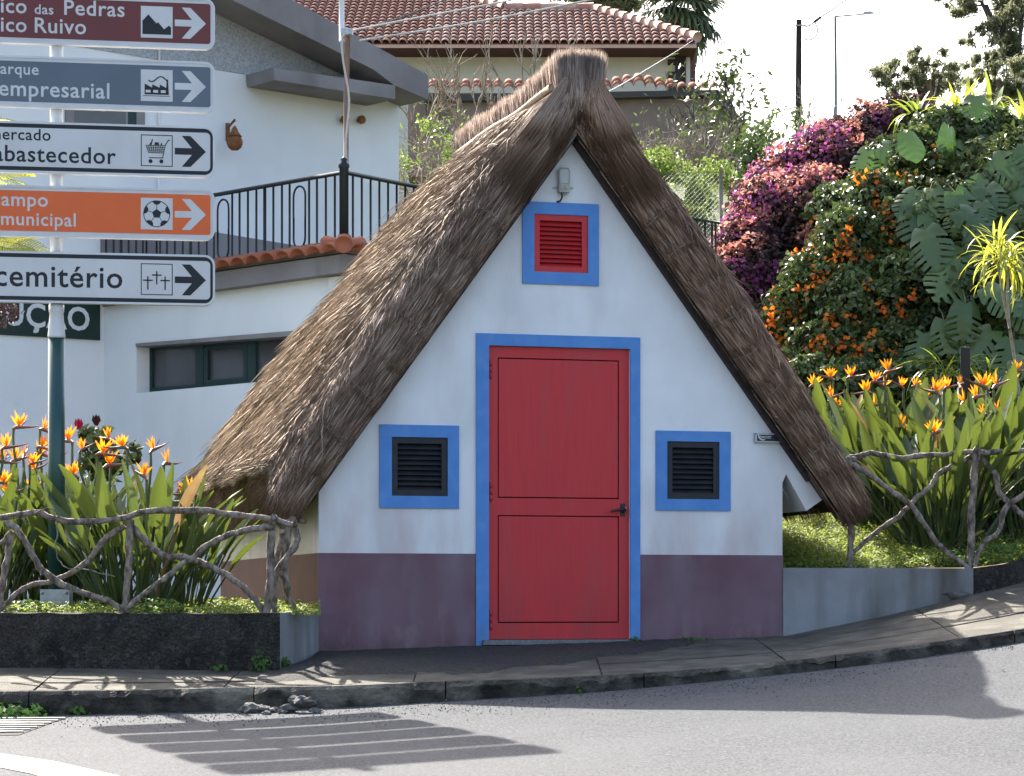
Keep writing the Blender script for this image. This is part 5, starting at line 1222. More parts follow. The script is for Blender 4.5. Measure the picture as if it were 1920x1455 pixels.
bare('bare_shrub', 'bare upright shrub rising left of the ridge, nearest the white building', P(800, 330, 44), (0, 0, 1), .8, .03, 3, 31, stems=4, spread=.4, up=.8)
bare('bare_shrub', 'bare upright shrub in front of the cream wall left of the ridge cap', P(880, 300, 44), (.05, 0, 1), .85, .03, 3, 32, stems=5, spread=.4, up=.8)
bare('bare_shrub', 'bare upright shrub just behind the ridge cap', P(985, 290, 44), (.05, 0, 1), .9, .03, 3, 33, stems=5, spread=.4, up=.9)
bare('bare_shrub', 'bare thicket with few leaves between white building and thatch', P(800, 400, 36), (.1, 0, 1), .58, .016, 4, 34, 300, 'leaf_lime', .08, stems=11, spread=.8, up=.1)
bare('bare_shrub', 'bare thicket in front of the brown outbuilding right of the ridge', P(1215, 400, 38), (0, 0, 1), .60, .02, 4, 35, 150, 'leaf_lime', .08, stems=11, spread=.8, up=.1)
bare('bare_shrub', 'bare thicket right of the brown outbuilding wall', P(1310, 400, 38), (0, 0, 1), .64, .02, 4, 36, 250, 'leaf_mid', .08, stems=11, spread=.7, up=.15)
bare('sparse_tree', 'sparse dark twigged tree with few leaves against the white sky', P(1385, 330, 40), (.1, 0, 1), .78, .035, 4, 47, 520, 'leaf_dark', .13, 'twig_dark', group='sparse trees', cat='tree', stems=4, spread=.45, up=.5)
bare('bare_shrub', 'thin bare twigs in front of the street lamp foot', P(1530, 240, 34), (.25, 0, 1), .32, .01, 3, 49, stems=5, spread=.6, up=.3)
def bush(name, label, lumps, n, size, mat, seed, cat='bush', group=None, core=.8, **kw):
    b = thing(name, label, cat, tuple(P(lumps[0][0], lumps[0][1] + lumps[0][4], lumps[0][2])), 0, group)
    if core: cores(b, lumps, core, seed=seed)
    foliage(b, 'foliage', lumps, n, size, mat, seed, **kw); return b
bush('scrub_bush', 'sunlit lime green scrub behind the chain link fence', [(1230, 330, 33, 60, 60), (1290, 380, 33, 70, 70), (1250, 420, 33, 80, 60), (1340, 350, 35, 60, 50), (1215, 300, 34, 30, 30)], 5000, .075, 'leaf_lime', 61, core=0, spread=1, shell=(.3, 1.15), sel=lambda C, d: vnoise(C[:, 0] * 3, C[:, 2] * 3, 5) > -.15)
bush('scrub_bush', 'green scrub between the white building and the thatch ridge', [(800, 260, 37, 45, 40), (780, 320, 37, 50, 45), (835, 300, 37, 35, 35)], 1500, .075, 'leaf_lime', 62, core=0, spread=1, shell=(.2, 1.15), sel=lambda C, d: vnoise(C[:, 0] * 3, C[:, 2] * 3, 6) > -.25)
bush('hedge_bush', 'dark green scrub below the sparse tree', [(1380, 330, 37, 60, 60), (1430, 290, 37, 60, 60), (1470, 260, 36, 50, 50), (1330, 420, 34, 50, 60)], 5200, .085, 'leaf_mid', 63, core=0, spread=1, shell=(.4, 1.15), sel=lambda C, d: vnoise(C[:, 0] * 3, C[:, 2] * 3, 7) > -.2)
def euc(label, lumps, n, seed, base, size=.13):
    t = thing('eucalyptus_tree', label, 'tree', tuple(base), 0, 'trees on the hill'); R = random.Random(seed); tips = []; mb = MB()
    c0 = P(*lumps[0][:3]); trunk(t, [base, base.lerp(c0, .5) + V3((.2, 0, 0)), c0], .16, .06, 'twig')
    for l in lumps[1:]:
        mb.tube(cr([c0.lerp(base, .25), c0.lerp(P(*l[:3]), .5) + V3((0, 0, .25)), P(*l[:3])], 5), [.07] * 6 + [.06] * 4 + [.03], 5) if False else mb.tube([c0.lerp(base, .25), c0.lerp(P(*l[:3]), .5) + V3((0, 0, .25)), P(*l[:3])], [.05, .035, .015], 5)
    mb.build('limbs', M['twig_dark'], t)
    sub_ = []
    for l in lumps:
        for _ in range(9):
            a = R.uniform(0, 6.283); q = math.sqrt(R.random()); sub_.append((l[0] + l[3] * 1.05 * q * math.cos(a), l[1] + l[4] * 1.05 * q * math.sin(a), l[2] + R.gauss(0, .5), l[3] * R.uniform(.2, .42), l[4] * R.uniform(.2, .5)))
    lumps = sub_
    foliage(t, 'crown', lumps, n, size, 'leaf_euc', seed, asp=.24, shell=(.3, 1.35), up=0, front=0, droop=1.4, spread=1.0, fr=1.6, sel=lambda C, d: vnoise(C[:, 0] * 3.2 + C[:, 1], C[:, 2] * 3.2, seed) + .9 * vnoise(C[:, 0] * 8, C[:, 2] * 8 + C[:, 1] * 3, seed + 1) > -.25)
euc('rounded grey green tree on the hill behind the bougainvillea', [(1740, 150, 52, 55, 35), (1690, 135, 52, 45, 30), (1770, 120, 52, 40, 24), (1715, 112, 52, 35, 20), (1680, 160, 52, 30, 20), (1800, 150, 52, 30, 30)], 7000, 71, P(1745, 450, 52))
euc('tall dark tree filling the top right corner', [(1900, 60, 50, 55, 70), (1850, 20, 50, 50, 40), (1800, 10, 50, 30, 22), (1780, -5, 50, 22, 18), (1905, 130, 50, 50, 45), (1860, 85, 50, 28, 22), (1818, 70, 50, 20, 18), (1840, 55, 50, 20, 14), (1935, 20, 50, 60, 60)], 13000, 72, P(1925, 420, 50))
euc('lower tree crown at the right edge behind the strappy plants', [(1870, 150, 48, 50, 35), (1830, 165, 48, 35, 30), (1910, 175, 48, 40, 35), (1850, 120, 48, 25, 20)], 7000, 73, P(1880, 420, 48))
# ------------------------------------------------------------ right hand bank of climbers
BG = [(1400, 480, 26, 65, 75), (1380, 560, 25.6, 60, 90), (1440, 410, 26.4, 80, 75), (1520, 430, 26.2, 85, 100), (1490, 340, 27, 75, 62), (1560, 310, 27, 80, 75), (1640, 260, 27.3, 80, 62), (1450, 365, 26.8, 60, 50), (1545, 375, 26.6, 75, 60), (1610, 300, 27.0, 70, 55), (1425, 520, 25.7, 60, 70), (1690, 225, 27.6, 60, 52), (1575, 252, 27.5, 55, 34), (1470, 560, 25.8, 80, 95), (1540, 540, 25.8, 70, 100), (1610, 350, 26.8, 80, 80), (1450, 660, 25.4, 70, 80)]
bo = thing('bougainvillea', 'large purple and pink bougainvillea sprawling over the bank right of the roof', 'bush', tuple(P(1480, 760, 25.5)))
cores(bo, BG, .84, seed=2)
foliage(bo, 'foliage', BG, 20000, .058, 'leaf_maroon', 81, asp=.6, spread=.9)
foliage(bo, 'bracts', BG, 11000, .05, 'bougain', 82, asp=.75, spread=.9, shell=(.9, 1.1), sel=lambda C, d: (vnoise(C[:, 0] * 3, C[:, 2] * 3, 4) > -.25) & ((C[:, 0] < 3.2) | (vnoise(C[:, 0] * 4, C[:, 2] * 4, 8) > .35)))
foliage(bo, 'sunlit_young_bracts', BG, 9500, .05, 'bougain_young_lit', 83, asp=.7, spread=.9, shell=(.98, 1.14), up=1.2, sel=lambda C, d: (d[:, 2] - .5 * d[:, 0] > .45) & (vnoise(C[:, 0] * 3, C[:, 2] * 3, 9) > -.2))  # young bracts on upper left tips; their paler pink also paints in sunlight
OV = [(1480, 600, 24.9, 55, 60), (1540, 540, 24.9, 75, 75), (1600, 470, 24.9, 75, 75), (1645, 390, 25.2, 75, 65), (1600, 600, 24.6, 85, 80), (1690, 560, 24.6, 85, 95), (1690, 460, 24.9, 75, 80), (1560, 660, 24.4, 85, 60), (1660, 670, 24.3, 90, 60), (1720, 330, 25.6, 75, 75), (1770, 270, 25.8, 70, 60), (1850, 270, 25.8, 80, 55), (1560, 400, 25.6, 50, 50), (1500, 725, 24.0, 80, 50), (1600, 735, 23.8, 90, 50), (1700, 735, 23.7, 90, 50), (1790, 740, 23.9, 80, 50), (1880, 760, 23.8, 90, 50)]
ov = thing('orange_flowering_climber', 'dark leafy climber dotted with orange flowers between bougainvillea and big leaves', 'climber', tuple(P(1600, 740, 24.5)))
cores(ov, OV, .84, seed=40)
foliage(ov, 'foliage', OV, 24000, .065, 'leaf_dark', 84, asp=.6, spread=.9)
foliage(ov, 'sun_tinted_foliage', OV, 9500, .065, 'leaf_mid', 86, asp=.6, spread=.9, up=1.3, shell=(.95, 1.1), sel=lambda C, d: d[:, 2] - .4 * d[:, 0] > .25)  # lighter leaf colour on upper left faces paints in the sunlight
# orange blossom clusters
g_ = np.random.default_rng(3); cl = [(1430 + 25, 590), (1455, 560), (1470, 640), (1500, 575), (1530, 535), (1540, 520), (1505, 545), (1560, 500), (1570, 480), (1590, 520), (1580, 540), (1555, 610), (1545, 640), (1540, 655), (1560, 600), (1600, 475), (1620, 480), (1630, 490), (1640, 400), (1660, 430), (1690, 470), (1700, 560), (1690, 580), (1670, 600), (1700, 620), (1640, 640), (1620, 660), (1545, 430), (1530, 410), (1505, 470), (1520, 660), (1500, 620), (1640, 350), (1690, 340), (1735, 350), (1575, 650), (1590, 600), (1655, 575), (1665, 660), (1745, 610), (1720, 480), (1480, 585), (1540, 690), (1450, 615), (1585, 445), (1610, 420), (1460, 690)]
Cc, _, _ = lump_pts(OV[:10], 22, 88, (1.0, 1.08), .3, 1.2); pts = [np.array(c) for c in Cc]
for (x, y) in cl:      # nearest shell point in front of the mass
    best = min(OV, key=lambda l: ((x - l[0]) / l[3]) ** 2 + ((y - l[1]) / l[4]) ** 2); q = min(.96, ((x - best[0]) / best[3]) ** 2 + ((y - best[1]) / best[4]) ** 2)
    pts.append(np.array(P(x, y, best[2] - min(best[3], best[4]) * best[2] / F * math.sqrt(1 - q) * 1.04)))
C = np.vstack([p + g_.normal(0, (.045, .03, .05), (13, 3)) for p in pts]); V, T = leaf_cloud(C, np.tile([0, -1, .4], (len(C), 1)), .052, .8, 4, .8)
np_obj('blossoms', V, [T], M['orange_fl'], ov, attrs={'rnd': np.repeat(np.random.default_rng(6).random(len(C)), 4)}, kind='stuff')
# monstera
MS = [(1800, 450, 25.0, 130, 150), (1890, 360, 25.2, 100, 120), (1850, 600, 24.4, 110, 110), (1760, 620, 24.6, 80, 80), (1800, 320, 25.9, 110, 80), (1930, 520, 24.6, 90, 140), (1690, 300, 25.9, 60, 50), (1900, 680, 24.0, 90, 60)]
def monstera_mesh(seed, slits=True):
    R = random.Random(seed); mb = MB(); Ls = 1.0; n = 5
    def z_(x, y): return -.28 * x * x * 1.6 - .22 * y * y + .1 * y
    mb.tube([(0, -.5, -.35), (0, -.2, -.06), (0, 0, 0)], [.016, .014, .012], 5)
    n = 19; m = 6
    for sd in (-1, 1):
        vs, fs = [], []
        for i in range(n + 1):
            y = i / n; wd = .50 * (math.sin(math.pi * min(1, .13 + .87 * y)) ** .75 if y > 0 else .40) * (1 + .03 * math.sin(i * 2.3 + seed))
            for k in range(m):
                q = k / (m - 1); x = wd * q; yy = y + (.20 * q - (.34 * q * max(0, 1 - y / .3))) * (1 - .55 * y)
                vs.append((x * sd, yy, z_(x, yy) + .018 * math.sin(i * math.pi / 2) * q + .03 * q * (1 - q)))
        for i in range(n):
            for k in range(m - 1):
                if slits and i > 2 and i < n - 1 and i % 3 == (seed % 3) and k >= 2: continue
                f = (i * m + k, i * m + k + 1, (i + 1) * m + k + 1, (i + 1) * m + k); fs.append(f if sd > 0 else f[::-1])
        mb.add(vs, fs, True)
    return mesh_only(mb, 'leaf', M['monstera'], True)
mm = [monstera_mesh(1), monstera_mesh(2), monstera_mesh(3), monstera_mesh(4, False)]
def leaf_xf(p, facing, tipdir, s):     # leaf plane normal ~ facing, tip along tipdir
    z = V3(facing).normalized(); y = V3(tipdir); y = (y - z * y.dot(z)).normalized(); x = y.cross(z)
    return Matrix(((x.x, y.x, z.x, p.x), (x.y, y.y, z.y, p.y), (x.z, y.z, z.z, p.z), (0, 0, 0, 1))) @ Matrix.Scale(s, 4)
def surf_Y(x, y, lumps, k=1.06):
    bst = 99
    for l in lumps:
        q = ((x - l[0]) / l[3]) ** 2 + ((y - l[1]) / l[4]) ** 2
        if q < 1: bst = min(bst, l[2] - min(l[3], l[4]) * l[2] / F * math.sqrt(1 - q) * k)
    return bst if bst < 90 else 25.2
mlist = [[(1655, 275, 80, 3), (1690, 300, 75, 0), (1672, 330, 80, 0), (1720, 385, 90, 1), (1745, 355, 70, 0), (1790, 360, 80, 1), (1700, 250, 60, 3), (1780, 240, 70, 3), (1820, 250, 60, 3)],
         [(1800, 395, 85, 0), (1835, 405, 80, 1), (1775, 470, 90, 2), (1735, 430, 90, 0), (1800, 500, 95, 1), (1750, 540, 75, 2), (1840, 470, 80, 0), (1610, 455, 70, 1)],
         [(1860, 300, 80, 0), (1900, 320, 85, 1), (1885, 370, 90, 2), (1915, 400, 80, 0), (1850, 350, 70, 1), (1905, 280, 60, 3), (1880, 440, 80, 2), (1915, 470, 80, 1)],
         [(1850, 540, 80, 0), (1810, 570, 75, 1), (1890, 560, 85, 2), (1915, 540, 80, 0), (1770, 600, 70, 1), (1860, 620, 80, 2), (1900, 640, 80, 0), (1800, 650, 70, 1), (1880, 690, 75, 2)]]
mlab = ['cluster of big glossy leaves beside the bougainvillea top', 'cluster of big split leaves in the middle of the green bank', 'cluster of big split leaves at the right edge below the strappy plants', 'cluster of big split leaves behind the slender two-stemmed plant']
R = random.Random(9)
for gi, (ml, lb) in enumerate(zip(mlist, mlab)):
    l0 = MS[[6, 0, 1, 2][gi]]; t = thing('split_leaf_plant', lb, 'plant', tuple(P(l0[0], l0[1] + l0[4], l0[2])), 0, 'split leaf plants on the bank')
    ls = [MS[6], MS[4]] if gi == 0 else [MS[0], MS[3]] if gi == 1 else [MS[1], MS[5]] if gi == 2 else [MS[2], MS[7]]
    cores(t, ls, .82, seed=60 + gi); foliage(t, 'undergrowth', ls, 2600, .08, 'leaf_dark', 91 + gi, asp=.6, spread=.9)
    for (x, y, sz, kd) in ml + [(R.gauss(ml[k][0], 32), R.gauss(ml[k][1], 32), R.uniform(50, 75), R.randint(0, 2)) for k in range(len(ml))]:
        Yd = surf_Y(x, y, MS, 1.1) - R.uniform(.02, .18); p = P(x, y, Yd); s_ = sz * Yd / F * 1.05
        inst('leaf', mm[kd], leaf_xf(p, (R.gauss(-.15, .35), -1, R.uniform(.15, .8)), (R.gauss(.0, .8), R.uniform(-.5, 0), -1), s_ * .92), t)
# ------------------------------------------------------------ sword-leaved clumps
def sword_mesh(name, mat, ln=1.0, wd=.045, bend=.5):
    mb = MB(); n = 7; vs = []
    for i in range(n + 1):
        s = i / n; q = bend * s * s; x = ln * (math.sin(q * 1.3) / 1.3 / max(bend, .01)) if False else ln * s * math.sin(bend * s); z = ln * s * math.cos(bend * s); w_ = wd * (.5 + .9 * s if s < .4 else 1.25 * (1 - ((s - .4) / .6) ** 2.2)) / 2 + .0008
        vs += [(x, -w_, z + w_ * .25), (x, 0, z), (x, w_, z + w_ * .25)]
    mb.add(vs, [(i * 3 + j, i * 3 + j + 1, i * 3 + j + 4, i * 3 + j + 3) for i in range(n) for j in range(2)], True); return mesh_only(mb, name, M[mat], True)
SW = {m_: [sword_mesh('leaf', m_, 1, .055, b) for b in (.4, .8, 1.2, 1.6)] for m_ in ('sword', 'sword_lime')}
def swords(parent, c, n, ln, mat, seed, emin=.1, emax=1.3, wide=1.0):
    R = random.Random(seed)
    for i in range(n):
        az = R.uniform(0, 6.283); tl = R.uniform(emin, emax); s_ = ln * R.uniform(.7, 1.1)
        inst('leaf', R.choice(SW[mat]), Matrix.Translation(V3(c) + V3((R.gauss(0, .03), R.gauss(0, .03), R.uniform(-.04, .04)))) @ Matrix.Rotation(az, 4, 'Z') @ Matrix.Rotation(tl, 4, 'Y') @ Matrix.Diagonal((s_, s_ * wide, s_, 1)), parent)
for k, (x, y, Yd, n, ln, lb) in enumerate([(1722, 225, 26.6, 34, .40, 'arching strappy plant at the top of the bank beside the bougainvillea'), (1800, 215, 26.4, 40, .45, 'arching strappy plant in the middle of the bank top'), (1862, 220, 26.2, 40, .45, 'arching strappy plant at the bank top towards the right edge'), (1925, 245, 26.0, 36, .5, 'tall strappy plant cut by the right picture edge')]):
    c = P(x, y, Yd); t = thing('strappy_plant', lb, 'plant', tuple(c), 0, 'strappy plants on the bank top'); swords(t, c, n, ln, 'sword_lime' if k % 2 else 'sword', 100 + k, .0, 1.2, 1.4)
    MB().blob(c - V3((0, 0, .12)), (.22, .2, .25), 2, .1, k).build('root_crown', M['core'], t)
dr = thing('slender_dracaena', 'two-stemmed slender plant with lime green leaf heads at the right', 'plant', tuple(P(1905, 740, 22.8)))
fk = P(1893, 615, 22.6)
MB().tube(cr([P(1916, 790, 22.8), P(1905, 690, 22.7), fk], 5), .014, 7).build('stem', M['pole_wood'], dr)
for x, y in ((1871, 490), (1890, 500)):
    top_ = P(x, y, 22.5); MB().tube(cr([fk, P((1893 + x) / 2 - 2, (615 + y) / 2, 22.55), top_], 5), .011, 7).build('stem', M['pole_wood'], dr)
    swords(dr, top_, 34, .36, 'sword_lime', int(x), .0, 1.7, 1.1); swords(dr, top_ + V3((0, 0, .1)), 12, .36, 'sword_lime', int(x) + 1, .0, .7, 1.1)
sc_ = thing('spiky_plant', 'spiky narrow-leaved clump behind the dark post', 'plant', tuple(P(1800, 760, 23.2)))
for k, (x, y) in enumerate(((1770, 700), (1810, 690), (1795, 730), (1850, 710), (1760, 735), (1840, 745))):
    swords(sc_, P(x, y, 23.2 + .1 * (k % 3)), 24, .42, 'sword', 130 + k, .2, 1.7, .75)
cores(sc_, [(1800, 740, 23.4, 70, 40)], 1, 'root_crown', 5)
po = tag(MB().hexa([P(1800, 780, 22.9), P(1818, 780, 22.9), P(1818, 780, 23.0), P(1800, 780, 23.0), P(1801, 650, 22.9), P(1819, 652, 22.9), P(1819, 652, 23.0), P(1801, 650, 23.0)]).build('wooden_post', M['pole_dark'], bevel=.006), 'dark weathered square post standing among the bird of paradise flowers', 'post')
# chain link fence + iron railing behind the right roof edge
cf = thing('chain_link_fence', 'chain link mesh fence right of the thatched roof', 'fence', tuple(P(1300, 470, 30)))
mb = MB()
for k in range(-16, 17):
    x0 = 1290 + k * 9
    for sg in (-1, 1):
        a, b = (x0 - sg * 75, 470), (x0 + sg * 75, 320)
        def clipx(a, b):
            out = []
            for t in np.linspace(0, 1, 31):
                x, y = a[0] + (b[0] - a[0]) * t, a[1] + (b[1] - a[1]) * t
                if 1225 < x < 1352 and y > 320 + max(0, (1280 - x)) * .2: out.append((x, y))
            return out
        q = clipx(a, b)
        if len(q) > 1: mb.tube([P(q[0][0], q[0][1], 30), P(q[-1][0], q[-1][1], 30)], .0018, 3, caps=False)
mb.build('mesh', M['wire'], cf, kind='stuff')
MB().tube([P(1226, 470, 30), P(1226, 318, 30)], .022, 6).build('post', M['wire'], cf); MB().tube([P(1352, 470, 30), P(1352, 318, 30)], .022, 6).build('post', M['wire'], cf)
ir = thing('iron_railing', 'short dark iron railing end in front of the bougainvillea', 'railing', tuple(P(1325, 480, 24.6)))
MB().tube([P(1285, 408, 24.6), P(1350, 418, 24.6)], .014, 6).build('top_bar', M['iron'], ir)
for x in (1290, 1306, 1322, 1335, 1342): MB().tube([P(x, 500, 24.6), P(x, 409 + (x - 1285) * .15, 24.6)], .011, 5).build('bar', M['iron'], ir)

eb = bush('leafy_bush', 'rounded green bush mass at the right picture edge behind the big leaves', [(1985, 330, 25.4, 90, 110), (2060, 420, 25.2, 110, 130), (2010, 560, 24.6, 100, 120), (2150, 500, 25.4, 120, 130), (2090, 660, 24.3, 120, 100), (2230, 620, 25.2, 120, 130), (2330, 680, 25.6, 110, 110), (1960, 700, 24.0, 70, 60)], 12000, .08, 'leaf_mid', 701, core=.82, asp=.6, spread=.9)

# ================================================================== BIRD OF PARADISE
def bop_leaf(seed):
    R = random.Random(seed); mb = MB(); pl = .55; lean = R.uniform(.02, .10); cv = R.uniform(-.10, .22)
    def c(s): return V3((lean * s + cv * s * s * s, 0, s))
    mb.tube([c(s) for s in np.linspace(0, pl + .05, 6)], [.013, .012, .011, .010, .009, .007], 5)
    n = 7; vs = []; tw = R.uniform(-.5, .5)
    for i in range(n + 1):
        t = i / n; s = pl + (1 - pl) * t; w_ = .045 * max(0, math.sin(math.pi * min(1, (t * .93 + .04)) ** .8)) ** .75 + .001; q = tw * t
        for k in (-1, -.5, 0, .5, 1): vs.append(c(s) + V3((math.sin(q) * w_ * k - .45 * abs(k) * w_ , math.cos(q) * w_ * k, .006 * math.sin(i * 2.1 + k) * abs(k))))
    mb.add(vs, [(i * 5 + j, i * 5 + j + 1, i * 5 + j + 6, i * 5 + j + 5) for i in range(n) for j in range(4)], True)
    return mesh_only(mb, 'leaf', M['leaf_bop'], True)
BL = [bop_leaf(k) for k in range(7)]
BD = [m.copy() for m in BL[:3]]
for m in BD: m.materials[0] = M['leaf_dry']
def petals(seed):
    R = random.Random(seed); mb = MB()
    for k in range(R.randint(5, 7)):
        a = -.75 + k * .30 + R.uniform(-.1, .1); ln = R.uniform(.095, .14); yy = R.uniform(-.5, .5); vs = []
        for i, t in enumerate((0, .3, .62, 1.0)):
            w_ = (.005, .013, .010, .0006)[i]; p = V3((math.sin(a) * ln * t, yy * ln * t * .6, math.cos(a) * ln * t + .01)); sx = V3((math.cos(a), .3, -math.sin(a)))
            vs += [p - sx * w_, p + V3((0, -.006 * (1 - t), 0)), p + sx * w_]
        mb.add(vs, [(i * 3 + j, i * 3 + j + 1, i * 3 + j + 4, i * 3 + j + 3) for i in range(3) for j in range(2)], True)
    return mesh_only(mb, 'flower', M['petal'], True)
def bract_mesh():
    mb = MB(); mb.tube([V3((-.05, 0, -.03)), V3((-.02, 0, -.008)), V3((.05, 0, .004)), V3((.12, 0, .018)), V3((.20, 0, .045))], [.011, .019, .015, .009, .001], 6); return mesh_only(mb, 'bract', M['bract'], True)
def tongue_mesh():
    mb = MB(); mb.tube([V3((.01, 0, .0)), V3((.05, -.01, .05)), V3((.085, -.012, .085))], [.003, .005, .001], 4); return mesh_only(mb, 'tongue', M['tongue'], True)
PT = [petals(k) for k in range(6)]; BR = bract_mesh(); TG = tongue_mesh()
def bop_clump(base, n, hgt, label, seed, fls, group, spread=.28, lean=.55, outward=None):
    R = random.Random(seed); t = thing('bird_of_paradise', label, 'plant', tuple(base), 0, group)
    for i in range(int(n * 1.7)):
        a = R.uniform(0, 6.283); rr = spread * math.sqrt(R.random()); tl = (.08 + lean * rr / spread * R.uniform(.3, 1.1)); s_ = hgt * R.uniform(.55, 1.15)
        p = V3(base) + V3((math.cos(a) * rr * .8, math.sin(a) * rr * .8, -.02))
        inst('leaf', R.choice(BD) if R.random() < .03 else R.choice(BL), Matrix.Translation(p) @ Matrix.Rotation(a, 4, 'Z') @ Matrix.Rotation(tl, 4, 'Y') @ Matrix.Rotation(R.gauss(0, 1.0), 4, 'Z') @ Matrix.Diagonal((s_, s_ * R.uniform(.85, 1.25), s_, 1)), t)
    for (x, y, Yd) in fls:
        h = P(x, y, Yd); az = R.choice((0, math.pi)) + R.gauss(0, .5); az = math.pi + R.gauss(0, .5) if R.random() < .35 else R.gauss(0, .6)
        s_ = R.uniform(.62, .92); Mx = Matrix.Translation(h) @ Matrix.Rotation(az, 4, 'Z') @ Matrix.Rotation(R.gauss(0, .18), 4, 'Y') @ Matrix.Scale(s_, 4)
        f = inst('flower', R.choice(PT), Mx, t); inst('bract', BR, Mx, f)
        if R.random() < .6: inst('tongue', TG, Mx, f)
        st = Mx @ V3((-.04, 0, -.025)); b0 = V3(base) + V3((R.gauss(0, .1), R.gauss(0, .1), .05)); q = cr([b0, b0.lerp(st, .5) + V3((0, 0, .12)), st - V3((0, 0, .12)), st], 5)
        MB().tube(q, .0095, 6).build('stalk', M['stalk'], f)
    return t
def gz(px, Y): X = (px - HX) / F * Y; return V3((X, Y, float(garden_z(X, Y))))
GL = 'bird of paradise clumps left'; GR = 'bird of paradise clumps right'
Lf = [(35, 800), (12, 838), (45, 852), (78, 838), (65, 880), (28, 862), (8, 905), (100, 860), (62, 868), (155, 842), (203, 822), (230, 838), (288, 842), (313, 868), (270, 892), (357, 925), (205, 872), (116, 898), (60, 920), (14, 925), (138, 890), (82, 805), (3, 865), (128, 826), (192, 850), (75, 850), (350, 940), (-10, 850)]
LC = [(250, 17.95, 46, 1.05, 'full bird of paradise clump in the middle of the left planter'), (335, 18.2, 26, .80, 'bird of paradise clump beside the left eave of the thatch'), (185, 19.1, 34, 1.02, 'bird of paradise clump just right of the green signpost'), (40, 19.3, 30, 1.02, 'bird of paradise clump left of the green signpost'), (-30, 18.9, 30, 1.05, 'bird of paradise clump cut by the left picture edge'), (95, 19.6, 30, 1.08, 'rearmost bird of paradise clump behind the green signpost')]
def share(fl, cl):
    out = [[] for _ in cl]
    for (x, y) in fl:
        k = min(range(len(cl)), key=lambda i: abs(cl[i][0] - x) + (20 * (i % 2))); out[k].append((x, y, cl[k][1] + random.uniform(-.15, .1)))
    return out
for (c, f, sd_) in zip(LC, share(Lf, LC), range(200, 210)): bop_clump(gz(c[0], c[1]), c[2], c[3] * .95, c[4], sd_, f, GL)
Rf = [(1525, 722), (1560, 745), (1557, 708), (1595, 706), (1665, 696), (1657, 724), (1690, 724), (1715, 724), (1737, 746), (1776, 726), (1800, 722), (1830, 744), (1845, 724), (1808, 754), (1800, 778), (1868, 722), (1897, 716), (1906, 694), (1870, 769), (1846, 778), (1902, 775), (1660, 774), (1715, 812), (1578, 805), (1787, 840), (1917, 875), (1735, 770), (1566, 762), (1625, 735), (1640, 715), (1755, 735), (1605, 785), (1690, 800), (1752, 812), (1832, 806), (1885, 825), (1640, 760)]
RC = [(1770, 19.75, 52, 1.12, 'large bird of paradise clump behind the fence crossing'), (1660, 20.9, 44, 1.15, 'bird of paradise clump right of the thatch eave'), (1705, 21.5, 40, 1.15, 'bird of paradise clump in the middle of the right bed'), (1590, 22.0, 38, 1.05, 'bird of paradise clump just behind the right roof edge'), (1855, 20.5, 46, 1.18, 'bird of paradise clump behind the thick right fence post'), (1925, 20.2, 40, 1.15, 'bird of paradise clump cut by the right picture edge'), (1800, 21.8, 40, 1.15, 'rearmost bird of paradise clump below the dark post'), (1890, 21.8, 36, 1.2, 'tall bird of paradise clump under the slender plant'), (2010, 21.2, 36, 1.1, 'bird of paradise clump just beyond the right end of the fence')]
for (c, f, sd_) in zip(RC, share(Rf, RC), range(220, 240)): bop_clump(gz(c[0], c[1]), c[2], c[3] * .92, c[4], sd_, f, GR, spread=.34, lean=.7)
bop_clump(gz(1745, 19.55), 7, .6, 'small young bird of paradise shoot at the fence foot', 250, [], GR, .1, .9)
# rose behind
ro = thing('rose_bush', 'dark leaved bush with one pink bud above the left flowers', 'bush', tuple(gz(185, 20.2)), 0)
MB().tube(cr([gz(185, 20.2), P(183, 950, 20.2), P(180, 860, 20.2)], 5), .015, 6).build('stem', M['twig_dark'], ro)
MB().tube([P(180, 880, 20.2), P(158, 830, 20.2), P(150, 812, 20.2)], .008, 5).build('stem', M['twig_dark'], ro)
LM = [(185, 830, 20.2, 30, 30), (205, 870, 20.2, 38, 35), (175, 870, 20.2, 30, 35), (160, 815, 20.2, 14, 14), (250, 850, 20.3, 18, 25)]
foliage(ro, 'foliage', LM, 420, .085, 'leaf_dark', 301, asp=.6, shell=(.3, 1.05), up=0, front=.2, spread=1)
for (x, y, m_) in ((148, 795, 'rose'), (181, 788, 'rose_dry')):
    c = P(x, y, 20.15); mb = MB()
    for k in range(9):
        a = k * .7; o = V3((math.cos(a), math.sin(a), 0)); r = .010 + .012 * (k % 3) / 2; mb.add([c + o * r * .5 - V3((0, 0, .045)), c + o * (r + .012) + V3((-o.y * .014, o.x * .014, 0)), c + o * (r + .004) + V3((0, 0, .04 + .006 * (k % 2))), c + o * (r + .012) - V3((-o.y * .014, o.x * .014, 0))], [(0, 1, 2), (0, 2, 3)])
    mb.build('bud', M[m_], ro)
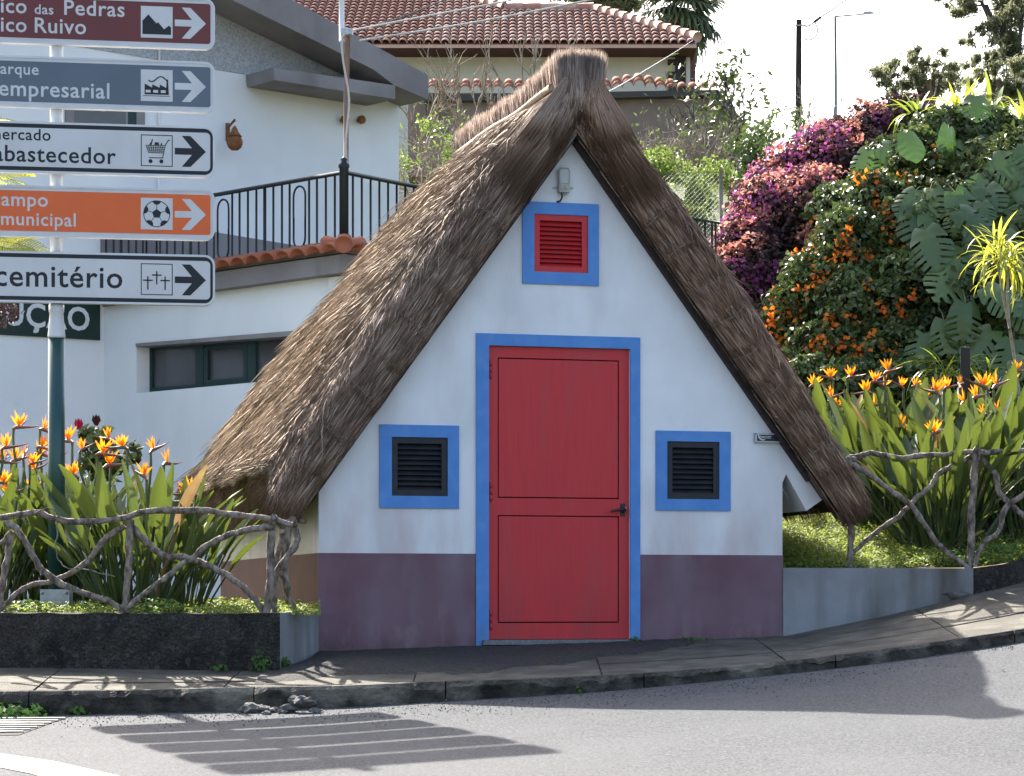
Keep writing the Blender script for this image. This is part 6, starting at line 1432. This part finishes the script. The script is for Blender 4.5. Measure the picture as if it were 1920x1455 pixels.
# feathery tree behind the sign
ft = thing('feathery_tree', 'lime green feathery foliage seen between the sign panels', 'tree', tuple(P(-180, 1100, 23)))
trunk(ft, [P(-180, 1110, 23), P(-170, 700, 23), P(-120, 400, 23)], .09, .05, 'twig')
def frond2(seed):
    mb = MB(); mb.tube([(0, 0, 0), (.3, 0, .08), (.6, 0, .06), (.9, 0, -.05)], [.007, .006, .005, .002], 4)
    for k in range(22):
        s = .06 + .84 * k / 21; z = .3 * s - .33 * s * s
        for sg in (-1, 1):
            ln = .20 * math.sin(math.pi * (.12 + .83 * s)); vs = []
            for i, t in enumerate((0, .5, 1)): vs += [V3((s + t * ln * .35 - .014, sg * ln * t, z - .05 * t * t)), V3((s + t * ln * .35 + .014, sg * ln * t, z - .05 * t * t))]
            mb.add(vs, [(0, 1, 3, 2), (2, 3, 5, 4)])
    return mesh_only(mb, 'frond', M['sword_lime'], False)
fr2 = frond2(1); R = random.Random(4)
for (x, y) in ((20, 320), (60, 330), (-20, 345), (40, 350), (90, 342), (60, 440), (20, 455), (-10, 430), (50, 470), (70, 225), (40, 228), (120, 455), (-30, 470), (80, 462), (100, 470)):
    q = P(x - 70 - R.uniform(0, 30), y + R.uniform(-15, 15), 23 + R.uniform(-.3, .3)); Mx = Matrix.Translation(q) @ Matrix.Rotation(R.gauss(0, .4), 4, 'Z') @ Matrix.Rotation(R.uniform(-.2, .45), 4, 'Y') @ Matrix.Rotation(R.gauss(0, .5), 4, 'X') @ Matrix.Scale(R.uniform(.5, .75), 4); inst('frond', fr2, Mx, ft)
rd = thing('dry_red_sprig', 'dry reddish seed sprig hanging at the left edge in front of the board', 'plant', tuple(P(-30, 560, 20)))
mb = MB(); R = random.Random(8); tips = []
grow(mb, P(-25, 545, 20), (1, 0, -.6), .16, .006, 3, R, tips, spread=.9, up=-.8, gnarl=.3)
mb.build('twigs', M['rose_dry'], rd); tips_leaves(rd, tips, 160, .05, 'leaf_maroon', 44, 'seed_pods', 3, .3, .03, 1.5)

# ================================================================== GROUND COVER
def carpet(name, label, cat, region, n, size, mat, seed, hmin=.02, hmax=.09, asp=.5):
    g2 = np.random.default_rng(seed); C = []
    px = g2.uniform(region[0], region[1], n); Yd = g2.uniform(region[2], region[3], n); X = (px - HX) / F * Yd
    okc = (X < 1.9) | (Yd > np.interp(X, [1.9, 3.27, 3.5, 3.715, 4.8, 7.5], [18.9, 18.96, 19.1, 19.3, 20.3, 21.65])); px, Yd, X = px[okc], Yd[okc], X[okc]; n = len(X)
    dens = vnoise(X * 5, Yd * 5, seed); hh = (hmin + (hmax - hmin) * np.clip(.5 + .5 * dens + .3 * g2.normal(size=n), 0, 1.3))
    Z = garden_z(X, Yd) + hh * g2.random(n) ** .5; C = np.stack([X, Yd, Z], 1)
    V, T = leaf_cloud(C, np.tile([0, -.25, 1], (n, 1)), size * g2.uniform(.6, 1.4, n), asp, seed, .45, .2)
    return tag(np_obj(name, V, [T], M[mat], None, attrs={'rnd': np.repeat(np.clip(.5 + .3 * dens + g2.normal(0, .22, n), 0, 1), 4)}), label, cat, kind='stuff')
carpet('ground_cover', 'sunlit yellow green ground cover on the right bank', 'ground cover', (1462, 2150, 18.97, 22.6), 50000, .028, 'grass', 401)
carpet('ground_cover', 'sunlit yellow green ground cover in the left planter', 'ground cover', (-60, 600, 17.32, 21), 26000, .028, 'grass', 402, .02, .08)
def weed(label, c, r, n, size, mat, seed, h=.1, name='weed_clump'):
    g2 = np.random.default_rng(seed); d = g2.normal(size=(n, 3)); d /= np.linalg.norm(d, axis=1, keepdims=True); d[:, 2] = abs(d[:, 2]); C = np.array(c) + d * np.array([r, r * .7, h]) * g2.uniform(.3, 1, n)[:, None]
    V, T = leaf_cloud(C, d + np.array([0, -.3, .5]), size * g2.uniform(.6, 1.4, n), .75, seed, .6)
    t = thing(name, label, 'weed', tuple(c), 0, 'weeds'); np_obj('foliage', V, [T], M[mat], t, attrs={'rnd': np.repeat(g2.random(n), 4)}, kind='stuff')
    mb = MB()
    for k in range(8): mb.tube([V3(c), V3(c).lerp(V3(tuple(C[k])), .6), V3(tuple(C[k]))], .003, 3)
    mb.build('stems', M['stalk'], t); return t
def kerbfoot(px, py): return on_road(px, py)
weed('leafy weed growing from the gutter at the left edge', kerbfoot(30, 1344), .24, 420, .035, 'weed', 501, .09)
weed('leafy weed spilling at the far left of the gutter', kerbfoot(-30, 1346), .2, 260, .035, 'weed', 502, .1)
weed('small weed at the kerb foot right of the drain', kerbfoot(145, 1340), .09, 70, .035, 'weed', 503, .05)
weed('broad leaved weed against the kerb', kerbfoot(170, 1334), .06, 22, .085, 'weed', 504, .09)
weed('weed tuft at the right corner of the mossy planter', P(490, 1256, 17.12), .07, 110, .028, 'weed', 505, .13)
weed('small weed at the foot of the grey planter return', P(535, 1250, 17.22), .035, 40, .025, 'weed', 506, .08)
weed('tiny weed at the mossy planter foot', P(412, 1256, 17.1), .06, 36, .028, 'weed', 507, .04)
weed('weed tuft at the right end of the doorstep', H(fu(1185, 1208)[0], -.06, .0), .07, 160, .022, 'weed', 508, .075)
weed('low weeds along the purple plinth right of the door', H(fu(1290, 1205)[0], -.07, .04), .2, 150, .018, 'weed', 509, .03)
weed('small weed in the gutter in front of the door', on_road(1088, 1300), .03, 24, .03, 'weed', 510, .05)
weed('lush green weeds at the foot of the flowers, left planter', gz(300, 17.5), .22, 420, .035, 'clover', 511, .12)
weed('fresh green weeds around the signpost foot', gz(170, 18.0), .3, 380, .035, 'clover', 512, .09)
weed('green weeds left of the signpost foot', gz(50, 17.6), .25, 380, .035, 'clover', 513, .1)
weed('green weeds at the foot of the right fence crossing', gz(1790, 19.25), .26, 420, .035, 'clover', 514, .09)
weed('green weeds under the right end of the fence', gz(1880, 19.5), .3, 420, .035, 'clover', 515, .1)
# grass tufts on left bed
gt = thing('grass_tuft', 'thin grass tuft in the left planter near the brown wall base', 'grass', tuple(gz(395, 17.9)))
swords(gt, gz(395, 17.9), 20, .13, 'sword_lime', 61, 0, .7, .5)
# ================================================================== SMALL THINGS ON THE ROAD
R = random.Random(12)
for k, (x, y, s_) in enumerate(((470, 1322, .065), (490, 1326, .05), (515, 1328, .04), (540, 1322, .06), (560, 1312, .06), (580, 1316, .05), (575, 1305, .04), (530, 1330, .03), (500, 1332, .028), (592, 1322, .035), (455, 1326, .035))):
    c = on_road(x, max(y, 1328) + 8); c.z += s_ * .35 + (.05 if y < 1318 else 0)
    o = MB().blob(c, (s_ * .95, s_ * .8, s_ * .5), 2, .35, 600 + k).build('concrete_chunk', M['chunk']); o.data.polygons.foreach_set('use_smooth', [False] * len(o.data.polygons))
    tag(o, ['large broken chunk at the left end of the rubble by the kerb', 'second chunk from the left in the rubble by the kerb', 'middle low chunk of the rubble in the gutter', 'large broken chunk in the middle of the gutter rubble', 'large chunk on top at the right of the gutter rubble', 'large chunk at the right end of the gutter rubble', 'smallest chunk perched on top of the gutter rubble', 'tiny fragment in front of the middle of the rubble', 'tiny fragment in front of the left part of the rubble', 'last fragment at the right end of the rubble line', 'small outermost fragment left of the gutter rubble'][k], 'rubble', 'broken concrete chunks by the kerb')
st = MB().blob(pav(P(1790, 1200, 18.9).x, .99) + V3((0, -.02, .03)), (.13, .05, .03), 2, .3, 5).build('pale_stone', M['chunk']); tag(st, 'pale stone lying at the foot of the grey retaining wall', 'stone')
a = on_road(1065, 1299, .012); lt_ = MB().tube([a, a + V3((.045, -.012, 0))], .006, 8).build('paper_litter', M['litter']); tag(lt_, 'small white scrap lying in the gutter below the door', 'litter')
dg = thing('drain_grate', 'metal drain grate set in the road at the left edge', 'drain', tuple(on_road(30, 1362)))
for k in range(7):
    y0 = 1349 + k * 4.2; xr_ = 122 - k * 13
    MB().tube([on_road(-120, y0 + 2, .004), on_road(-20, y0 + 1, .006), on_road(xr_, y0, .004)], .010, 4).build('bar', M['grate'], dg)
pt = [on_road(-125, 1347, .003), on_road(128, 1345, .003), on_road(35, 1379, .003), on_road(-125, 1381, .003)]
MB().prism([p + V3((0, 0, .0)) for p in pt], (0, 0, -.03)).build('pit', M['gap'], dg)
# loose grit along the gutter
g2 = np.random.default_rng(5); n = 2200; px = g2.uniform(100, 1900, n); ky = np.interp(px, [0, 420, 600, 1040, 1400, 1600, 1920], [1343, 1336, 1331, 1306, 1275, 1254, 1207])
py = ky + np.abs(g2.normal(0, 13, n)) + 1; cs_ = np.array([tuple(on_road(a, b, .003)) for a, b in zip(px, py)])
V, T = leaf_cloud(cs_, np.tile([0, -.3, 1], (n, 1)), g2.uniform(.004, .013, n), .9, 6, .6, .5)
tag(np_obj('gutter_grit', V, [T], M['chunk']), 'dark loose grit scattered along the gutter', 'grit', kind='stuff')
